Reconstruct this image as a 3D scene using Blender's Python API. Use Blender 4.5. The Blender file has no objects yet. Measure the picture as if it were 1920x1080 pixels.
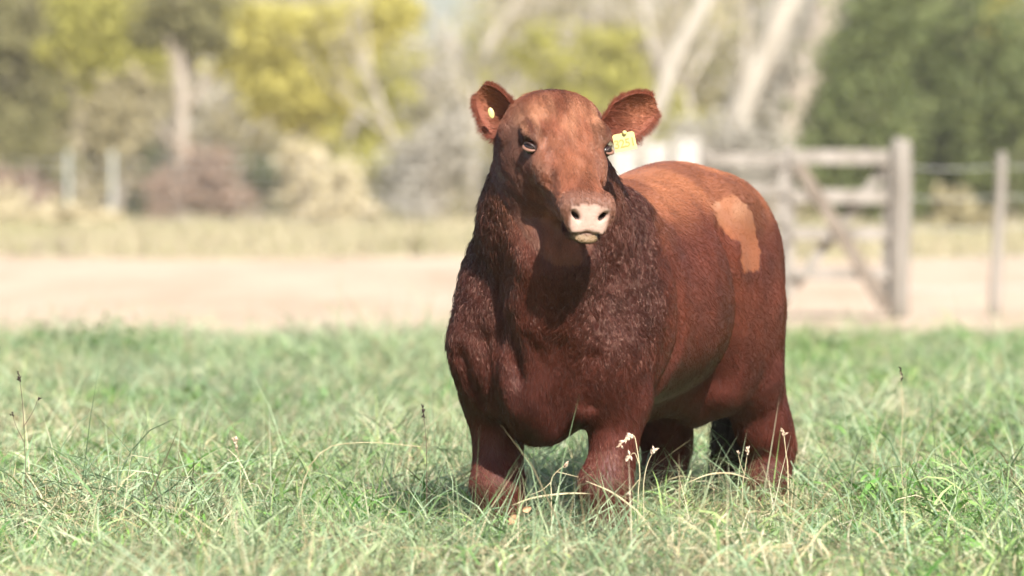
import bpy, bmesh, math, random
import numpy as np
from mathutils import Vector, Matrix, Euler
from mathutils import noise as mnoise

# ------------------------------------------------------------------ camera
sc = bpy.context.scene
col = sc.collection
CAM_H = 1.2            # eye height: the photographer crouches a little
F_PX = 10667.0         # focal length in pixels of the 1920 px wide photograph (200 mm)
HORIZON = 324.0        # row of the horizon in the photograph
cam_data = bpy.data.cameras.new('camera')
cam = bpy.data.objects.new('camera', cam_data)
col.objects.link(cam)
sc.camera = cam
cam_data.sensor_width = 36.0
cam_data.lens = F_PX / 1920 * 36
cam_data.clip_start = 0.5
cam_data.clip_end = 3000
cam.location = (0, 0, CAM_H)
cam.rotation_euler = (math.radians(90) - math.atan((540 - HORIZON) / F_PX), 0, 0)
cam_data.dof.use_dof = True
cam_data.dof.focus_distance = 14.75
cam_data.dof.aperture_fstop = 3.7
sc.render.resolution_x, sc.render.resolution_y = 1024, 576

# ------------------------------------------------------------------ sky, sun, exposure
SUN_AZ, SUN_EL = 17.0, 39.0      # degrees; azimuth to the right of the camera's back
world = bpy.data.worlds.new('World')
sc.world = world
world.use_nodes = True
wn = world.node_tree
sky = wn.nodes.new('ShaderNodeTexSky')
sky.sky_type = 'NISHITA'
sky.sun_disc = False
sky.sun_elevation = math.radians(SUN_EL)
sky.sun_rotation = math.radians(180 - SUN_AZ)
sky.air_density = 1.0
sky.dust_density = 2.0
wn.nodes['Background'].inputs['Strength'].default_value = 0.085
wn.links.new(sky.outputs[0], wn.nodes['Background'].inputs['Color'])
sun_data = bpy.data.lights.new('sun', 'SUN')
sun_data.energy = 5.0
sun_data.angle = math.radians(0.6)
sun_data.color = (1.0, 0.965, 0.91)
sun = bpy.data.objects.new('sun', sun_data)
col.objects.link(sun)
a, e = math.radians(SUN_AZ), math.radians(SUN_EL)
to_sun = Vector((math.sin(a) * math.cos(e), -math.cos(a) * math.cos(e), math.sin(e)))
sun.rotation_euler = to_sun.to_track_quat('Z', 'Y').to_euler()
sc.view_settings.view_transform = 'Standard'
sc.view_settings.look = 'None'
sc.view_settings.gamma = 1.0
sc.view_settings.use_curve_mapping = False
sc.view_settings.exposure = 1.14
sc.render.engine = 'CYCLES'
sc.cycles.max_bounces = 4
sc.cycles.diffuse_bounces = 2
sc.cycles.glossy_bounces = 1
sc.cycles.transmission_bounces = 2
sc.cycles.use_adaptive_sampling = True
sc.cycles.adaptive_threshold = 0.03
sc.cycles.transparent_max_bounces = 8
sc.cycles.use_denoising = True
sc.cycles_curves.shape = 'THICK'

# ------------------------------------------------------------------ helpers
def W(px, py, Y):
    """the point at distance Y seen at a pixel of the photograph"""
    return Vector(((px - 960) * Y / F_PX, Y, CAM_H - (py - HORIZON) * Y / F_PX))

def ground_Y(py):
    return F_PX * CAM_H / (py - HORIZON)

def tag(o, label=None, cat=None, group=None, kind=None):
    for k, v in (('label', label), ('category', cat), ('group', group), ('kind', kind)):
        if v:
            o[k] = v
    return o

def empty(name, loc):
    o = bpy.data.objects.new(name, None)
    o.empty_display_size = 0.2
    o.location = loc
    col.objects.link(o)
    return o

def world_origin(o):
    v = Vector((0, 0, 0))
    while o:
        v += o.location
        o = o.parent
    return v

def mesh_obj(name, verts, faces, mat, parent=None, smooth=False):
    me = bpy.data.meshes.new(name)
    me.from_pydata([tuple(v) for v in verts], [], [tuple(f) for f in faces])
    if mat:
        me.materials.append(mat)
    if smooth:
        me.polygons.foreach_set('use_smooth', [True] * len(me.polygons))
    me.update()
    o = bpy.data.objects.new(name, me)
    col.objects.link(o)
    if parent:
        o.parent = parent
        o.location = -world_origin(parent)
    return o

def np_mesh(name, V, F, mat, parent=None, smooth=False):
    """V (n,3) float, F (m,k) int with every face of k corners"""
    me = bpy.data.meshes.new(name)
    V = np.ascontiguousarray(V, np.float32)
    F = np.ascontiguousarray(F, np.int32)
    k = F.shape[1]
    me.vertices.add(len(V))
    me.vertices.foreach_set('co', V.ravel())
    me.loops.add(F.size)
    me.loops.foreach_set('vertex_index', F.ravel())
    me.polygons.add(len(F))
    me.polygons.foreach_set('loop_start', np.arange(0, F.size, k, dtype=np.int32))
    if smooth:
        me.polygons.foreach_set('use_smooth', np.ones(len(F), bool))
    me.update(calc_edges=True)
    if mat:
        me.materials.append(mat)
    o = bpy.data.objects.new(name, me)
    col.objects.link(o)
    if parent:
        o.parent = parent
        o.location = -world_origin(parent)
    return o

class Mat:
    """small wrapper for node materials"""
    def __init__(self, name, rough=0.8, spec=0.3):
        self.m = bpy.data.materials.new(name)
        self.m.use_nodes = True
        self.t = self.m.node_tree
        self.b = self.t.nodes['Principled BSDF']
        self.b.inputs['Roughness'].default_value = rough
        self.b.inputs['Specular IOR Level'].default_value = spec
    def n(self, kind, **kw):
        x = self.t.nodes.new(kind)
        for k, v in kw.items():
            setattr(x, k, v)
        return x
    def link(self, a, b):
        self.t.links.new(a, b)
    def coord(self, which='Object'):
        return self.n('ShaderNodeTexCoord').outputs[which]
    def noise(self, scale, detail=4, rough=0.6, vec=None, stretch=None):
        x = self.n('ShaderNodeTexNoise')
        x.inputs['Scale'].default_value = scale
        x.inputs['Detail'].default_value = detail
        x.inputs['Roughness'].default_value = rough
        v = vec or self.coord()
        if stretch:
            mp = self.n('ShaderNodeMapping')
            mp.inputs['Scale'].default_value = stretch
            self.link(v, mp.inputs['Vector'])
            v = mp.outputs[0]
        self.link(v, x.inputs['Vector'])
        return x.outputs['Fac']
    def ramp(self, fac, stops):
        x = self.n('ShaderNodeValToRGB')
        els = x.color_ramp.elements
        while len(els) < len(stops):
            els.new(0.5)
        for el, (p, c) in zip(els, stops):
            el.position = p
            el.color = (*c, 1)
        self.link(fac, x.inputs[0])
        return x.outputs[0]
    def mix(self, fac, c1, c2, mode='MIX'):
        x = self.n('ShaderNodeMix', data_type='RGBA', blend_type=mode)
        for s, v in (('Factor', fac), ('A', c1), ('B', c2)):
            i = [q for q in x.inputs if q.name == s and (q.type == 'RGBA' or s == 'Factor' and q.type == 'VALUE')][0]
            if isinstance(v, (int, float)):
                i.default_value = v
            elif isinstance(v, tuple):
                i.default_value = (*v, 1)
            else:
                self.link(v, i)
        return [q for q in x.outputs if q.type == 'RGBA'][0]
    def base(self, c):
        if isinstance(c, tuple):
            self.b.inputs['Base Color'].default_value = (*c, 1)
        else:
            self.link(c, self.b.inputs['Base Color'])
        return self
    def bump(self, h, strength=0.5, dist=0.02):
        x = self.n('ShaderNodeBump')
        x.inputs['Strength'].default_value = strength
        x.inputs['Distance'].default_value = dist
        self.link(h, x.inputs['Height'])
        self.link(x.outputs[0], self.b.inputs['Normal'])
        return self
    def leafy(self, colour, through=0.35):
        """diffuse + translucent leaf instead of the principled shader"""
        tr = self.n('ShaderNodeBsdfTranslucent')
        mx = self.n('ShaderNodeMixShader')
        mx.inputs[0].default_value = through
        out = self.t.nodes['Material Output']
        self.link(self.b.outputs[0], mx.inputs[1])
        self.link(tr.outputs[0], mx.inputs[2])
        self.link(mx.outputs[0], out.inputs['Surface'])
        self.base(colour)
        if isinstance(colour, tuple):
            tr.inputs[0].default_value = (*colour, 1)
        else:
            self.link(colour, tr.inputs[0])
        return self

def tube(path, radii, closed=False, sides=8):
    path = [np.array(p, float) for p in path]; n = len(path); V, F = [], []
    ref = None
    for i in range(n):
        t = path[(i + 1) % n if closed else min(i + 1, n - 1)] - path[(i - 1) % n if closed else max(i - 1, 0)]
        t /= np.linalg.norm(t) + 1e-9
        if ref is None:
            ref = np.cross(t, (0.3, 0.5, 0.81)); ref /= np.linalg.norm(ref)
        ref = ref - t * (ref @ t); ref /= np.linalg.norm(ref) + 1e-9
        b = np.cross(t, ref)
        for j in range(sides):
            an = 2 * math.pi * j / sides
            V.append(path[i] + (ref * math.cos(an) + b * math.sin(an)) * radii[i])
    for i in range(n if closed else n - 1):
        for j in range(sides):
            a0, a1 = i * sides, ((i + 1) % n) * sides
            F.append((a0 + j, a0 + (j + 1) % sides, a1 + (j + 1) % sides, a1 + j))
    if not closed:
        V.append(path[0]); V.append(path[-1])
        for j in range(sides):
            F.append((len(V) - 2, (j + 1) % sides, j, j))
            F.append((len(V) - 1, (n - 1) * sides + j, (n - 1) * sides + (j + 1) % sides, (n - 1) * sides + (j + 1) % sides))
    return np.array(V), F
def tube_obj(name, path, radii, mat, parent=None, closed=False, sides=8):
    V, F = tube(path, radii, closed, sides)
    F = [tuple(dict.fromkeys(f)) for f in F]
    return mesh_obj(name, V, F, mat, parent, smooth=True)
# ---- noise on arrays
def _hash(i, j, k, seed):
    h = (i.astype(np.int64) * 374761393 + j.astype(np.int64) * 668265263 + k.astype(np.int64) * 2147483647 + seed * 974711) & 0x7fffffff
    h = ((h ^ (h >> 13)) * 1274126177) & 0x7fffffff
    return ((h ^ (h >> 16)) & 0xffff) / 65535.0
def vnoise(P, scale, seed=0):
    q = P * scale; i = np.floor(q).astype(np.int64); f = q - i; f = f * f * (3 - 2 * f)
    r = 0
    for a in (0, 1):
        for b in (0, 1):
            for c in (0, 1):
                wgt = (f[:, 0] if a else 1 - f[:, 0]) * (f[:, 1] if b else 1 - f[:, 1]) * (f[:, 2] if c else 1 - f[:, 2])
                r = r + wgt * _hash(i[:, 0] + a, i[:, 1] + b, i[:, 2] + c, seed)
    return r
def sstep(a, b, x):
    t = np.clip((x - a) / (b - a), 0, 1)
    return t * t * (3 - 2 * t)
def inside(poly, x, y):
    res = np.zeros(len(x), bool); n = len(poly)
    for i in range(n):
        x1, y1 = poly[i]; x2, y2 = poly[(i + 1) % n]
        if y1 != y2:
            c = ((y1 > y) != (y2 > y)) & (x < (x2 - x1) * (y - y1) / (y2 - y1) + x1)
            res ^= c
    return res

FUR_COUNT = 320000
# ================================================================== THE SETTING
random.seed(11)
R_ = np.random.default_rng(3)
def fbm(x, y, sc, seed=0.0):
    return mnoise.fractal(Vector((x * sc, y * sc, seed)), 1.0, 2.0, 4)

# ---- ground: one sheet to the horizon
g = Mat('ground_soil', 0.95, 0.1)
n1, n2 = g.noise(0.35, 5), g.noise(6, 5)
dry = g.ramp(n1, [(0.35, (0.30, 0.25, 0.13)), (0.52, (0.42, 0.35, 0.20)), (0.68, (0.22, 0.25, 0.09))])
g.base(g.mix(0.45, dry, g.ramp(n2, [(0.3, (0.20, 0.15, 0.09)), (0.7, (0.50, 0.42, 0.26))])))
g.bump(n2, 0.6, 0.05)
ground = mesh_obj('ground', [(-900, -60, 0), (900, -60, 0), (900, 2200, 0), (-900, 2200, 0)], [(0, 1, 2, 3)], g.m)
tag(ground, 'flat ground of dry soil under the pasture', kind='structure')

# ---- pasture soil under the grass, dirt track behind it
def strip(name, near, far, seed, z, mat, wob_n, wob_f, xr=120, n=240):
    V, F = [], []
    for i in range(n + 1):
        x = -xr + 2 * xr * i / n
        x = math.copysign(abs(x / xr)**2.2 * xr, x)
        yn = near + wob_n * fbm(x, 0, 0.28, seed); yf = far + wob_f * fbm(x, 5, 0.16, seed)
        for t in (0, 0.25, 0.5, 0.75, 1):
            V.append((x, yn + (yf - yn) * t, z))
    for i in range(n):
        for k in range(4):
            a0 = i * 5 + k
            F.append((a0, a0 + 5, a0 + 6, a0 + 1))
    return mesh_obj(name, V, F, mat)
p_ = Mat('pasture_soil', 0.95, 0.1)
pn = p_.noise(3.0, 6)
p_.base(p_.ramp(pn, [(0.3, (0.10, 0.085, 0.045)), (0.55, (0.17, 0.15, 0.07)), (0.75, (0.12, 0.16, 0.05))]))
pasture = strip('pasture_ground', -40, 37.0, 1.3, 0.004, p_.m, 0, 2.5)
tag(pasture, 'dark pasture soil beneath the grass', kind='structure')
d_ = Mat('dirt_track', 0.95, 0.1)
dn1, dn2 = d_.noise(0.55, 6, 0.65, stretch=(0.9, 0.16, 1)), d_.noise(5, 6)
dc = d_.ramp(dn1, [(0.30, (0.31, 0.225, 0.145)), (0.5, (0.43, 0.325, 0.235)), (0.72, (0.52, 0.415, 0.315))])
d_.base(d_.mix(0.25, dc, d_.ramp(dn2, [(0.3, (0.30, 0.21, 0.14)), (0.7, (0.50, 0.40, 0.31))])))
d_.bump(dn2, 0.5, 0.04)
road = strip('dirt_road', 38.0, 80.0, 2.7, 0.008, d_.m, 2.0, 5.0)
tag(road, 'pale sandy dirt track behind the pasture', kind='structure')

# ---- foliage
def leaf_mat(name, c1, c2, c3, through=0.35):
    m = Mat(name, 0.6, 0.2)
    ge = m.n('ShaderNodeNewGeometry')
    c = m.ramp(ge.outputs['Random Per Island'], [(0.0, c1), (0.5, c2), (1.0, c3)])
    big = m.noise(0.9, 3)
    c = m.mix(big, m.mix(0.5, c, c1), m.mix(0.5, c, c3))
    m.leafy(c, through)
    return m.m
bark_pale = Mat('pale_bark', 0.9, 0.1)
bark_pale.base(bark_pale.ramp(bark_pale.noise(3, 5, stretch=(1, 1, 0.25)), [(0.3, (0.22, 0.18, 0.14)), (0.7, (0.36, 0.31, 0.25))]))
bark_white = Mat('white_bark', 0.8, 0.15)
bark_white.base(bark_white.ramp(bark_white.noise(2, 5, stretch=(1, 1, 0.3)), [(0.35, (0.24, 0.205, 0.16)), (0.65, (0.40, 0.36, 0.30))]))
bark_grey = Mat('grey_twigs', 0.9, 0.1)
bark_grey.base(bark_grey.ramp(bark_grey.noise(1.5, 4), [(0.3, (0.30, 0.26, 0.21)), (0.7, (0.52, 0.46, 0.39))]))
LEAF = dict(
    yellow=leaf_mat('yellow_leaves', (0.36, 0.32, 0.08), (0.50, 0.44, 0.10), (0.60, 0.54, 0.17)),
    lime=leaf_mat('yellow_green_leaves', (0.27, 0.26, 0.06), (0.40, 0.38, 0.085), (0.48, 0.44, 0.13)),
    olive=leaf_mat('olive_leaves', (0.13, 0.125, 0.05), (0.22, 0.20, 0.085), (0.30, 0.27, 0.13)),
    dark=leaf_mat('dark_leaves', (0.08, 0.095, 0.045), (0.13, 0.145, 0.065), (0.19, 0.20, 0.09)),
    khaki=leaf_mat('dry_leaves', (0.24, 0.20, 0.10), (0.36, 0.31, 0.17), (0.48, 0.42, 0.26)),
    cream=leaf_mat('bleached_stems', (0.42, 0.35, 0.20), (0.56, 0.48, 0.31), (0.66, 0.58, 0.40)),
    rust=leaf_mat('rusty_leaves', (0.24, 0.15, 0.10), (0.32, 0.22, 0.16), (0.38, 0.29, 0.22)),
    green=leaf_mat('green_conifer', (0.075, 0.105, 0.035), (0.135, 0.170, 0.062), (0.22, 0.235, 0.09)),
    grey=leaf_mat('grey_twig_ends', (0.30, 0.27, 0.22), (0.42, 0.38, 0.31), (0.52, 0.48, 0.40)),
)
def cards(C, size, thin=1.0):
    """one leaf (two triangles' worth of quad) at every centre, turned at random"""
    n = len(C)
    a = R_.normal(size=(n, 3)); a /= np.linalg.norm(a, axis=1, keepdims=True)
    b = R_.normal(size=(n, 3)); b -= a * np.sum(a * b, 1, keepdims=True); b /= np.linalg.norm(b, axis=1, keepdims=True)
    s = size * R_.uniform(0.6, 1.4, (n, 1))
    a, b = a * s, b * s * 0.55 * thin
    V = np.stack([C - a, C - 0.1 * a + b, C + a, C - 0.1 * a - b], 1).reshape(-1, 3)
    return V, np.arange(4 * n).reshape(n, 4)
def crown_points(blobs, Y, count, depth=1.0):
    """leaf positions in clumps inside ellipsoids given as (px, py, rx, ry)"""
    area = np.array([b[2] * b[3] for b in blobs], float)
    P = []
    for (px, py, rx, ry), a_ in zip(blobs, area / area.sum()):
        c = np.array(W(px, py, Y)); k = Y / F_PX
        r = np.array([rx * k, 0.5 * (rx + ry) * k * depth, ry * k])
        n = int(count * a_)
        nc = max(8, n // 45)
        q = R_.normal(size=(nc, 3)); q /= np.linalg.norm(q, axis=1, keepdims=True)
        cl = c + q * r * R_.uniform(0.25, 1.2, (nc, 1))**0.7
        idx = R_.integers(0, nc, n)
        P.append(cl[idx] + R_.normal(size=(n, 3)) * np.minimum(r, 1.2) * 0.26)
    P = np.concatenate(P)
    P[:, 2] = np.maximum(P[:, 2], 0.05)
    return P
def limb(path, r0, r1, sides=7, V=None, F=None):
    v, f = tube(path, list(np.linspace(r0, r1, len(path))), False, sides)
    o = len(V)
    V.extend(v); F.extend([tuple(dict.fromkeys(i + o for i in q)) for q in f])
def tree(name, label, Y, trunk, r0, blobs, leaf, count, size=0.11, bark=bark_pale, group=None, extra=(), cat='tree', r1=None, depth=1.0):
    """trunk: list of pixels from the foot up; extra: limbs as pixel lists; blobs: the crown"""
    foot = W(trunk[0][0], trunk[0][1], Y); foot.z = 0
    root = empty(name, foot)
    tag(root, label, cat, group)
    V, F = [], []
    path = [Vector((foot.x, Y, -0.1))] + [W(a_, b_, Y) for a_, b_ in trunk[1:]]
    fine = []
    for i in range(len(path) - 1):
        for t in (0, 0.33, 0.66):
            q = path[i].lerp(path[i + 1], t)
            fine.append(q + Vector((random.gauss(0, r0 * 0.12), random.gauss(0, r0 * 0.12), 0)))
    fine.append(path[-1])
    limb([tuple(q) for q in fine], r0, r1 if r1 else r0 * 0.45, 9, V, F)
    for ex in extra:
        pts = [W(a_, b_, Y) + Vector((0, random.uniform(-0.3, 0.3) * i, 0)) for i, (a_, b_) in enumerate(ex)]
        limb([tuple(q) for q in pts], r0 * 0.45, r0 * 0.18, 6, V, F)
    if blobs:
        for (px, py, rx, ry) in blobs:
            top = fine[-1] if py < trunk[-1][1] else fine[len(fine) * 2 // 3]
            c = W(px, py, Y)
            for _ in range(3):
                e_ = c + Vector((random.uniform(-1, 1) * rx, random.uniform(-1, 1) * rx, random.uniform(-0.8, 0.8) * ry)) * (Y / F_PX)
                m_ = top.lerp(e_, 0.5) + Vector((random.gauss(0, .1), random.gauss(0, .1), random.uniform(0, .25)))
                limb([tuple(top), tuple(m_), tuple(e_)], r0 * 0.35, r0 * 0.08, 5, V, F)
    mesh_obj('trunk', V, F, bark.m, root, smooth=True)
    if blobs:
        lv, lf = cards(crown_points(blobs, Y, count, depth), size)
        np_mesh('crown', lv, lf, leaf, root)
    return root
def bare_tree(label, px, Y, height, r0, lean=0.0, bark=bark_grey, seed=0, spread=0.5, group='bare trees of the wood edge'):
    rg = random.Random(seed)
    foot = W(px, HORIZON + F_PX * CAM_H / Y, Y); foot.z = 0
    root = empty('bare_tree', foot)
    tag(root, label, 'tree', group)
    V, F = [], []
    V2, F2 = [], []
    def grow(p, d, L, r, lvl):
        pts = [p]; q = p.copy(); dd = d.copy()
        for _ in range(3):
            dd = (dd + Vector((rg.gauss(0, .12), rg.gauss(0, .12), rg.gauss(0.03, .06)))).normalized()
            q = q + dd * L / 3
            pts.append(q.copy())
        A_, B_ = (V, F) if lvl < 2 else (V2, F2)
        limb([tuple(x) for x in pts], r, r * 0.55, 7 if lvl < 2 else 4, A_, B_)
        if lvl < 4:
            for i in range(3 if lvl else 5):
                o = pts[1 + (i % 3)] if lvl else pts[rg.choice((2, 3, 3))]
                nd = (dd + Vector((rg.gauss(0, spread), rg.gauss(0, spread), rg.gauss(0.1, .25)))).normalized()
                grow(o, nd, L * rg.uniform(.5, .72), r * 0.5, lvl + 1)
    grow(Vector((foot.x, foot.y, -0.1)), Vector((lean, 0, 1)).normalized(), height * 0.5, r0, 0)
    mesh_obj('trunk', V, F, bark.m, root, smooth=True)
    mesh_obj('twigs', V2, F2, bark.m, root)
    return root
# ---- the wood behind: one mass of twigs and leaves far off, then the trees one can tell apart
def wood_mass():
    P, seeds = [], []
    cols = [('grey', 60000, (-15, 17), 3.4), ('khaki', 60000, (-15, 14), 3.0), ('lime', 14000, (-15, 8), 3.6)]
    for nm, n, (x0, x1), zc in cols:
        nc = n // 110
        C = np.stack([R_.uniform(x0, x1, nc), R_.uniform(150, 172, nc), R_.uniform(0.0, 7.2, nc)], 1)
        # the gaps where the sky shows
        pxs = 960 + F_PX * C[:, 0] / C[:, 1]; pys = HORIZON + F_PX * (CAM_H - C[:, 2]) / C[:, 1]
        gap = ((pxs - 825) / 85)**2 + ((pys + 20) / 120)**2 < 1
        gap |= ((pxs - 1540) / 70)**2 + ((pys + 30) / 60)**2 < 1
        C = C[~gap]
        idx = R_.integers(0, len(C), n)
        Q = C[idx] + R_.normal(size=(n, 3)) * np.array([0.42, 0.42, 0.42])
        Q[:, 2] = np.abs(Q[:, 2])
        v, f = cards(Q, 0.13, 0.7)
        o = np_mesh('far_wood', v, f, LEAF[nm])
        tag(o, dict(grey='hazy mass of bare grey twigs across the wood behind', khaki='mass of dry khaki leaves in the far wood', lime='scattered yellow green foliage in the far wood')[nm], 'wood', kind='stuff')
wood_mass()

TG = 'autumn trees along the wood edge'
tree('autumn_tree', 'olive green tree at the left edge of the picture', 140, [(18, 410), (25, 250), (40, 90)], 0.18,
     [(20, 60, 90, 90), (60, 180, 80, 70), (10, 260, 60, 60), (110, 40, 60, 60)], LEAF['olive'], 5200, 0.12, group=TG)
tree('autumn_tree', 'bright yellow green tree over the thin pale trunk on the left', 134, [(145, 420), (145, 320), (148, 230), (160, 120)], 0.20,
     [(140, 30, 50, 50), (230, 60, 75, 80), (180, 120, 60, 50), (265, 110, 40, 50), (240, 10, 60, 40), (110, 90, 30, 40)], LEAF['lime'], 5600, 0.11, group=TG)
tree('autumn_tree', 'stout pale trunk with grey olive crown left of the golden tree', 130, [(340, 425), (338, 330), (341, 240), (338, 120), (345, 40)], 0.235,
     [(340, 20, 75, 45), (300, 60, 40, 35), (380, 60, 40, 50)], LEAF['olive'], 3000, 0.11, group=TG, extra=[[(338, 290), (300, 240), (265, 190)], [(340, 220), (380, 165), (400, 120)]], r1=0.13)
tree('autumn_tree', 'golden yellow tree left of the sky gap', 138, [(560, 425), (556, 320), (565, 200), (585, 90)], 0.08,
     [(460, 55, 60, 50), (450, 110, 50, 35), (560, 60, 90, 60), (640, 70, 60, 60), (560, 150, 80, 55), (500, 170, 50, 40), (590, 210, 60, 50), (700, 40, 70, 50), (480, 40, 30, 20), (740, 20, 40, 40)], LEAF['yellow'], 8500, 0.11, group=TG)
tree('autumn_tree', 'loose lime coloured tree in the middle, left of the bull', 144, [(700, 425), (705, 300), (715, 180)], 0.05,
     [(660, 180, 60, 80), (720, 120, 60, 70), (650, 270, 60, 50), (720, 220, 50, 50)], LEAF['lime'], 2600, 0.10, group=TG)
tree('autumn_tree', 'yellow green tree showing right above the head of the bull', 140, [(1120, 430), (1125, 300), (1135, 190)], 0.14,
     [(1130, 160, 80, 60), (1190, 190, 60, 60), (1060, 150, 60, 50), (1150, 90, 60, 40), (1290, 250, 40, 35), (1230, 250, 60, 40), (1010, 100, 50, 50)], LEAF['lime'], 5200, 0.10, group=TG)
# bare trees
bare_tree('bare tree with slender stem beside the yellow tree', 640, 139, 6.5, 0.05, 0.05, seed=4)
bare_tree('bare grey tree in the middle left of the head of the bull', 790, 137, 7.0, 0.07, -0.04, seed=5)
bare_tree('bare grey tree directly behind the left ear of the bull', 880, 143, 7.5, 0.07, 0.03, seed=6)
bare_tree('slim bare tree behind the forehead of the bull', 1010, 145, 7.0, 0.10, 0.0, seed=9)
bare_tree('bare twiggy tree between the two leaning white trunks', 1330, 141, 7.0, 0.10, 0.05, seed=12)
# leaning white trunks on the right
tree('leaning_trunk_tree', 'thin leaning white trunk just right of the ear tag', 128, [(1150, 425), (1190, 300), (1262, 120), (1310, 20), (1345, -60)], 0.23, [], None, 0, bark=bark_white, group='leaning pale trunks', r1=0.20, extra=[[(1245, 160), (1215, 60), (1205, -30)]])
tree('leaning_trunk_tree', 'thick leaning white trunk left of the dark green trees', 126, [(1290, 430), (1370, 250), (1430, 120), (1490, -20), (1520, -90)], 0.34, [], None, 0, bark=bark_white, group='leaning pale trunks', r1=0.30, extra=[[(1375, 240), (1395, 120), (1400, 10)]])
tree('leaning_trunk_tree', 'broad pale grey trunk hugging the dark green trees', 130, [(1420, 430), (1470, 250), (1530, 90), (1570, -40)], 0.42, [(1440, 180, 60, 90), (1480, 90, 50, 70)], LEAF['grey'], 1800, 0.10, bark=bark_pale, group='leaning pale trunks', r1=0.36)
# dark green trees on the right
GG = 'dense dark green trees on the right'
tree('evergreen_tree', 'dense dark green tree behind the wooden gate', 118, [(1600, 440), (1605, 300), (1610, 150)], 0.2,
     [(1600, 230, 85, 120), (1640, 110, 90, 110), (1570, 300, 60, 90), (1650, 330, 80, 80), (1660, 10, 70, 70)], LEAF['green'], 9000, 0.10, group=GG)
tree('evergreen_tree', 'tall dark green tree above the thin fence post', 121, [(1770, 440), (1770, 300), (1775, 150)], 0.2,
     [(1740, 200, 90, 130), (1760, 60, 80, 100), (1720, 320, 90, 80), (1800, 330, 90, 80)], LEAF['green'], 8500, 0.10, group=GG)
tree('evergreen_tree', 'dark green tree at the right edge of the picture', 119, [(1895, 440), (1895, 300), (1900, 150)], 0.2,
     [(1880, 220, 80, 120), (1910, 110, 70, 100), (1900, 330, 80, 80)], LEAF['green'], 6500, 0.10, group=GG)
tree('autumn_tree', 'yellow leaved tree poking out above the dark green trees', 124, [(1862, 430), (1862, 200), (1860, 60)], 0.12,
     [(1862, 40, 40, 55), (1850, -20, 50, 40)], LEAF['yellow'], 1300, 0.10, group=TG)

# ---- shrubs along the foot of the wood
SG = 'shrubs at the foot of the wood'
def shrub(label, Y, blobs, leaf, count, size=0.10, cat='shrub'):
    foot = W(blobs[0][0], 0, Y); foot.z = 0
    root = empty('shrub', foot)
    tag(root, label, cat, SG)
    V, F = [], []
    for (px, py, rx, ry) in blobs:
        c = W(px, py, Y)
        for _ in range(6):
            e_ = c + Vector((random.uniform(-1, 1) * rx, random.uniform(-1, 1) * rx, random.uniform(-.5, .9) * ry)) * (Y / F_PX)
            s_ = Vector((foot.x + random.gauss(0, .15), Y + random.gauss(0, .15), -0.03))
            limb([tuple(s_), tuple(s_.lerp(e_, .5) + Vector((0, 0, .15))), tuple(e_)], 0.03, 0.008, 5, V, F)
    mesh_obj('stems', V, F, bark_pale.m, root)
    lv, lf = cards(crown_points(blobs, Y, count), size)
    np_mesh('foliage', lv, lf, leaf, root)
shrub('rust red shrub at the left edge below the olive tree', 126, [(20, 345, 45, 28), (75, 372, 40, 25)], LEAF['rust'], 1300)
shrub('dark green shrub left of the stout trunk', 131, [(285, 315, 35, 30), (250, 370, 50, 30)], LEAF['dark'], 1200)
shrub('reddish brown dry shrub around the stout pale trunk', 127, [(385, 335, 60, 50), (330, 375, 60, 35), (420, 385, 50, 30)], LEAF['rust'], 2400)
shrub('dark green shrub right of the reddish dry shrub', 129, [(480, 330, 50, 38), (510, 360, 35, 25)], LEAF['dark'], 1500)
shrub('khaki twiggy shrub between the two left trunks', 129, [(215, 230, 60, 70), (190, 330, 50, 50), (240, 170, 40, 40)], LEAF['khaki'], 2400)
shrub('olive shrub under the olive tree on the left', 128, [(60, 270, 60, 55), (110, 330, 40, 45)], LEAF['olive'], 1900)
shrub('tall pale cream grass clump right of the dark shrub', 122, [(600, 370, 60, 75), (560, 330, 35, 60), (650, 400, 45, 45)], LEAF['cream'], 3000, 0.12)
shrub('yellow green shrub right of the cream clump', 126, [(690, 320, 60, 40), (670, 360, 50, 35)], LEAF['lime'], 1200)
shrub('grey twiggy shrub left of the neck of the bull', 125, [(800, 350, 70, 80), (850, 280, 50, 70), (760, 400, 50, 40)], LEAF['grey'], 2600)
shrub('low green grass clump at the far side of the track on the left', 84, [(110, 482, 50, 14), (70, 478, 30, 10)], LEAF['olive'], 500, 0.07)
shrub('low olive clump beside the track left of the chest of the bull', 86, [(785, 465, 45, 20), (820, 478, 30, 12)], LEAF['olive'], 500, 0.07)
shrub('low olive shrub left of the grey twiggy shrub', 124, [(700, 410, 55, 25), (780, 455, 40, 22)], LEAF['olive'], 900)
shrub('pale cream grass bank at the left edge', 118, [(50, 415, 100, 45), (140, 425, 70, 30)], LEAF['cream'], 2600, 0.12)
shrub('khaki dry shrub behind the top line of the bull', 124, [(1330, 290, 90, 60), (1420, 330, 80, 60), (1250, 330, 70, 50)], LEAF['grey'], 3200)
shrub('grey weedy shrub between gate post and thin post', 108, [(1790, 400, 50, 30), (1840, 420, 40, 25)], LEAF['khaki'], 900)

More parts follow.
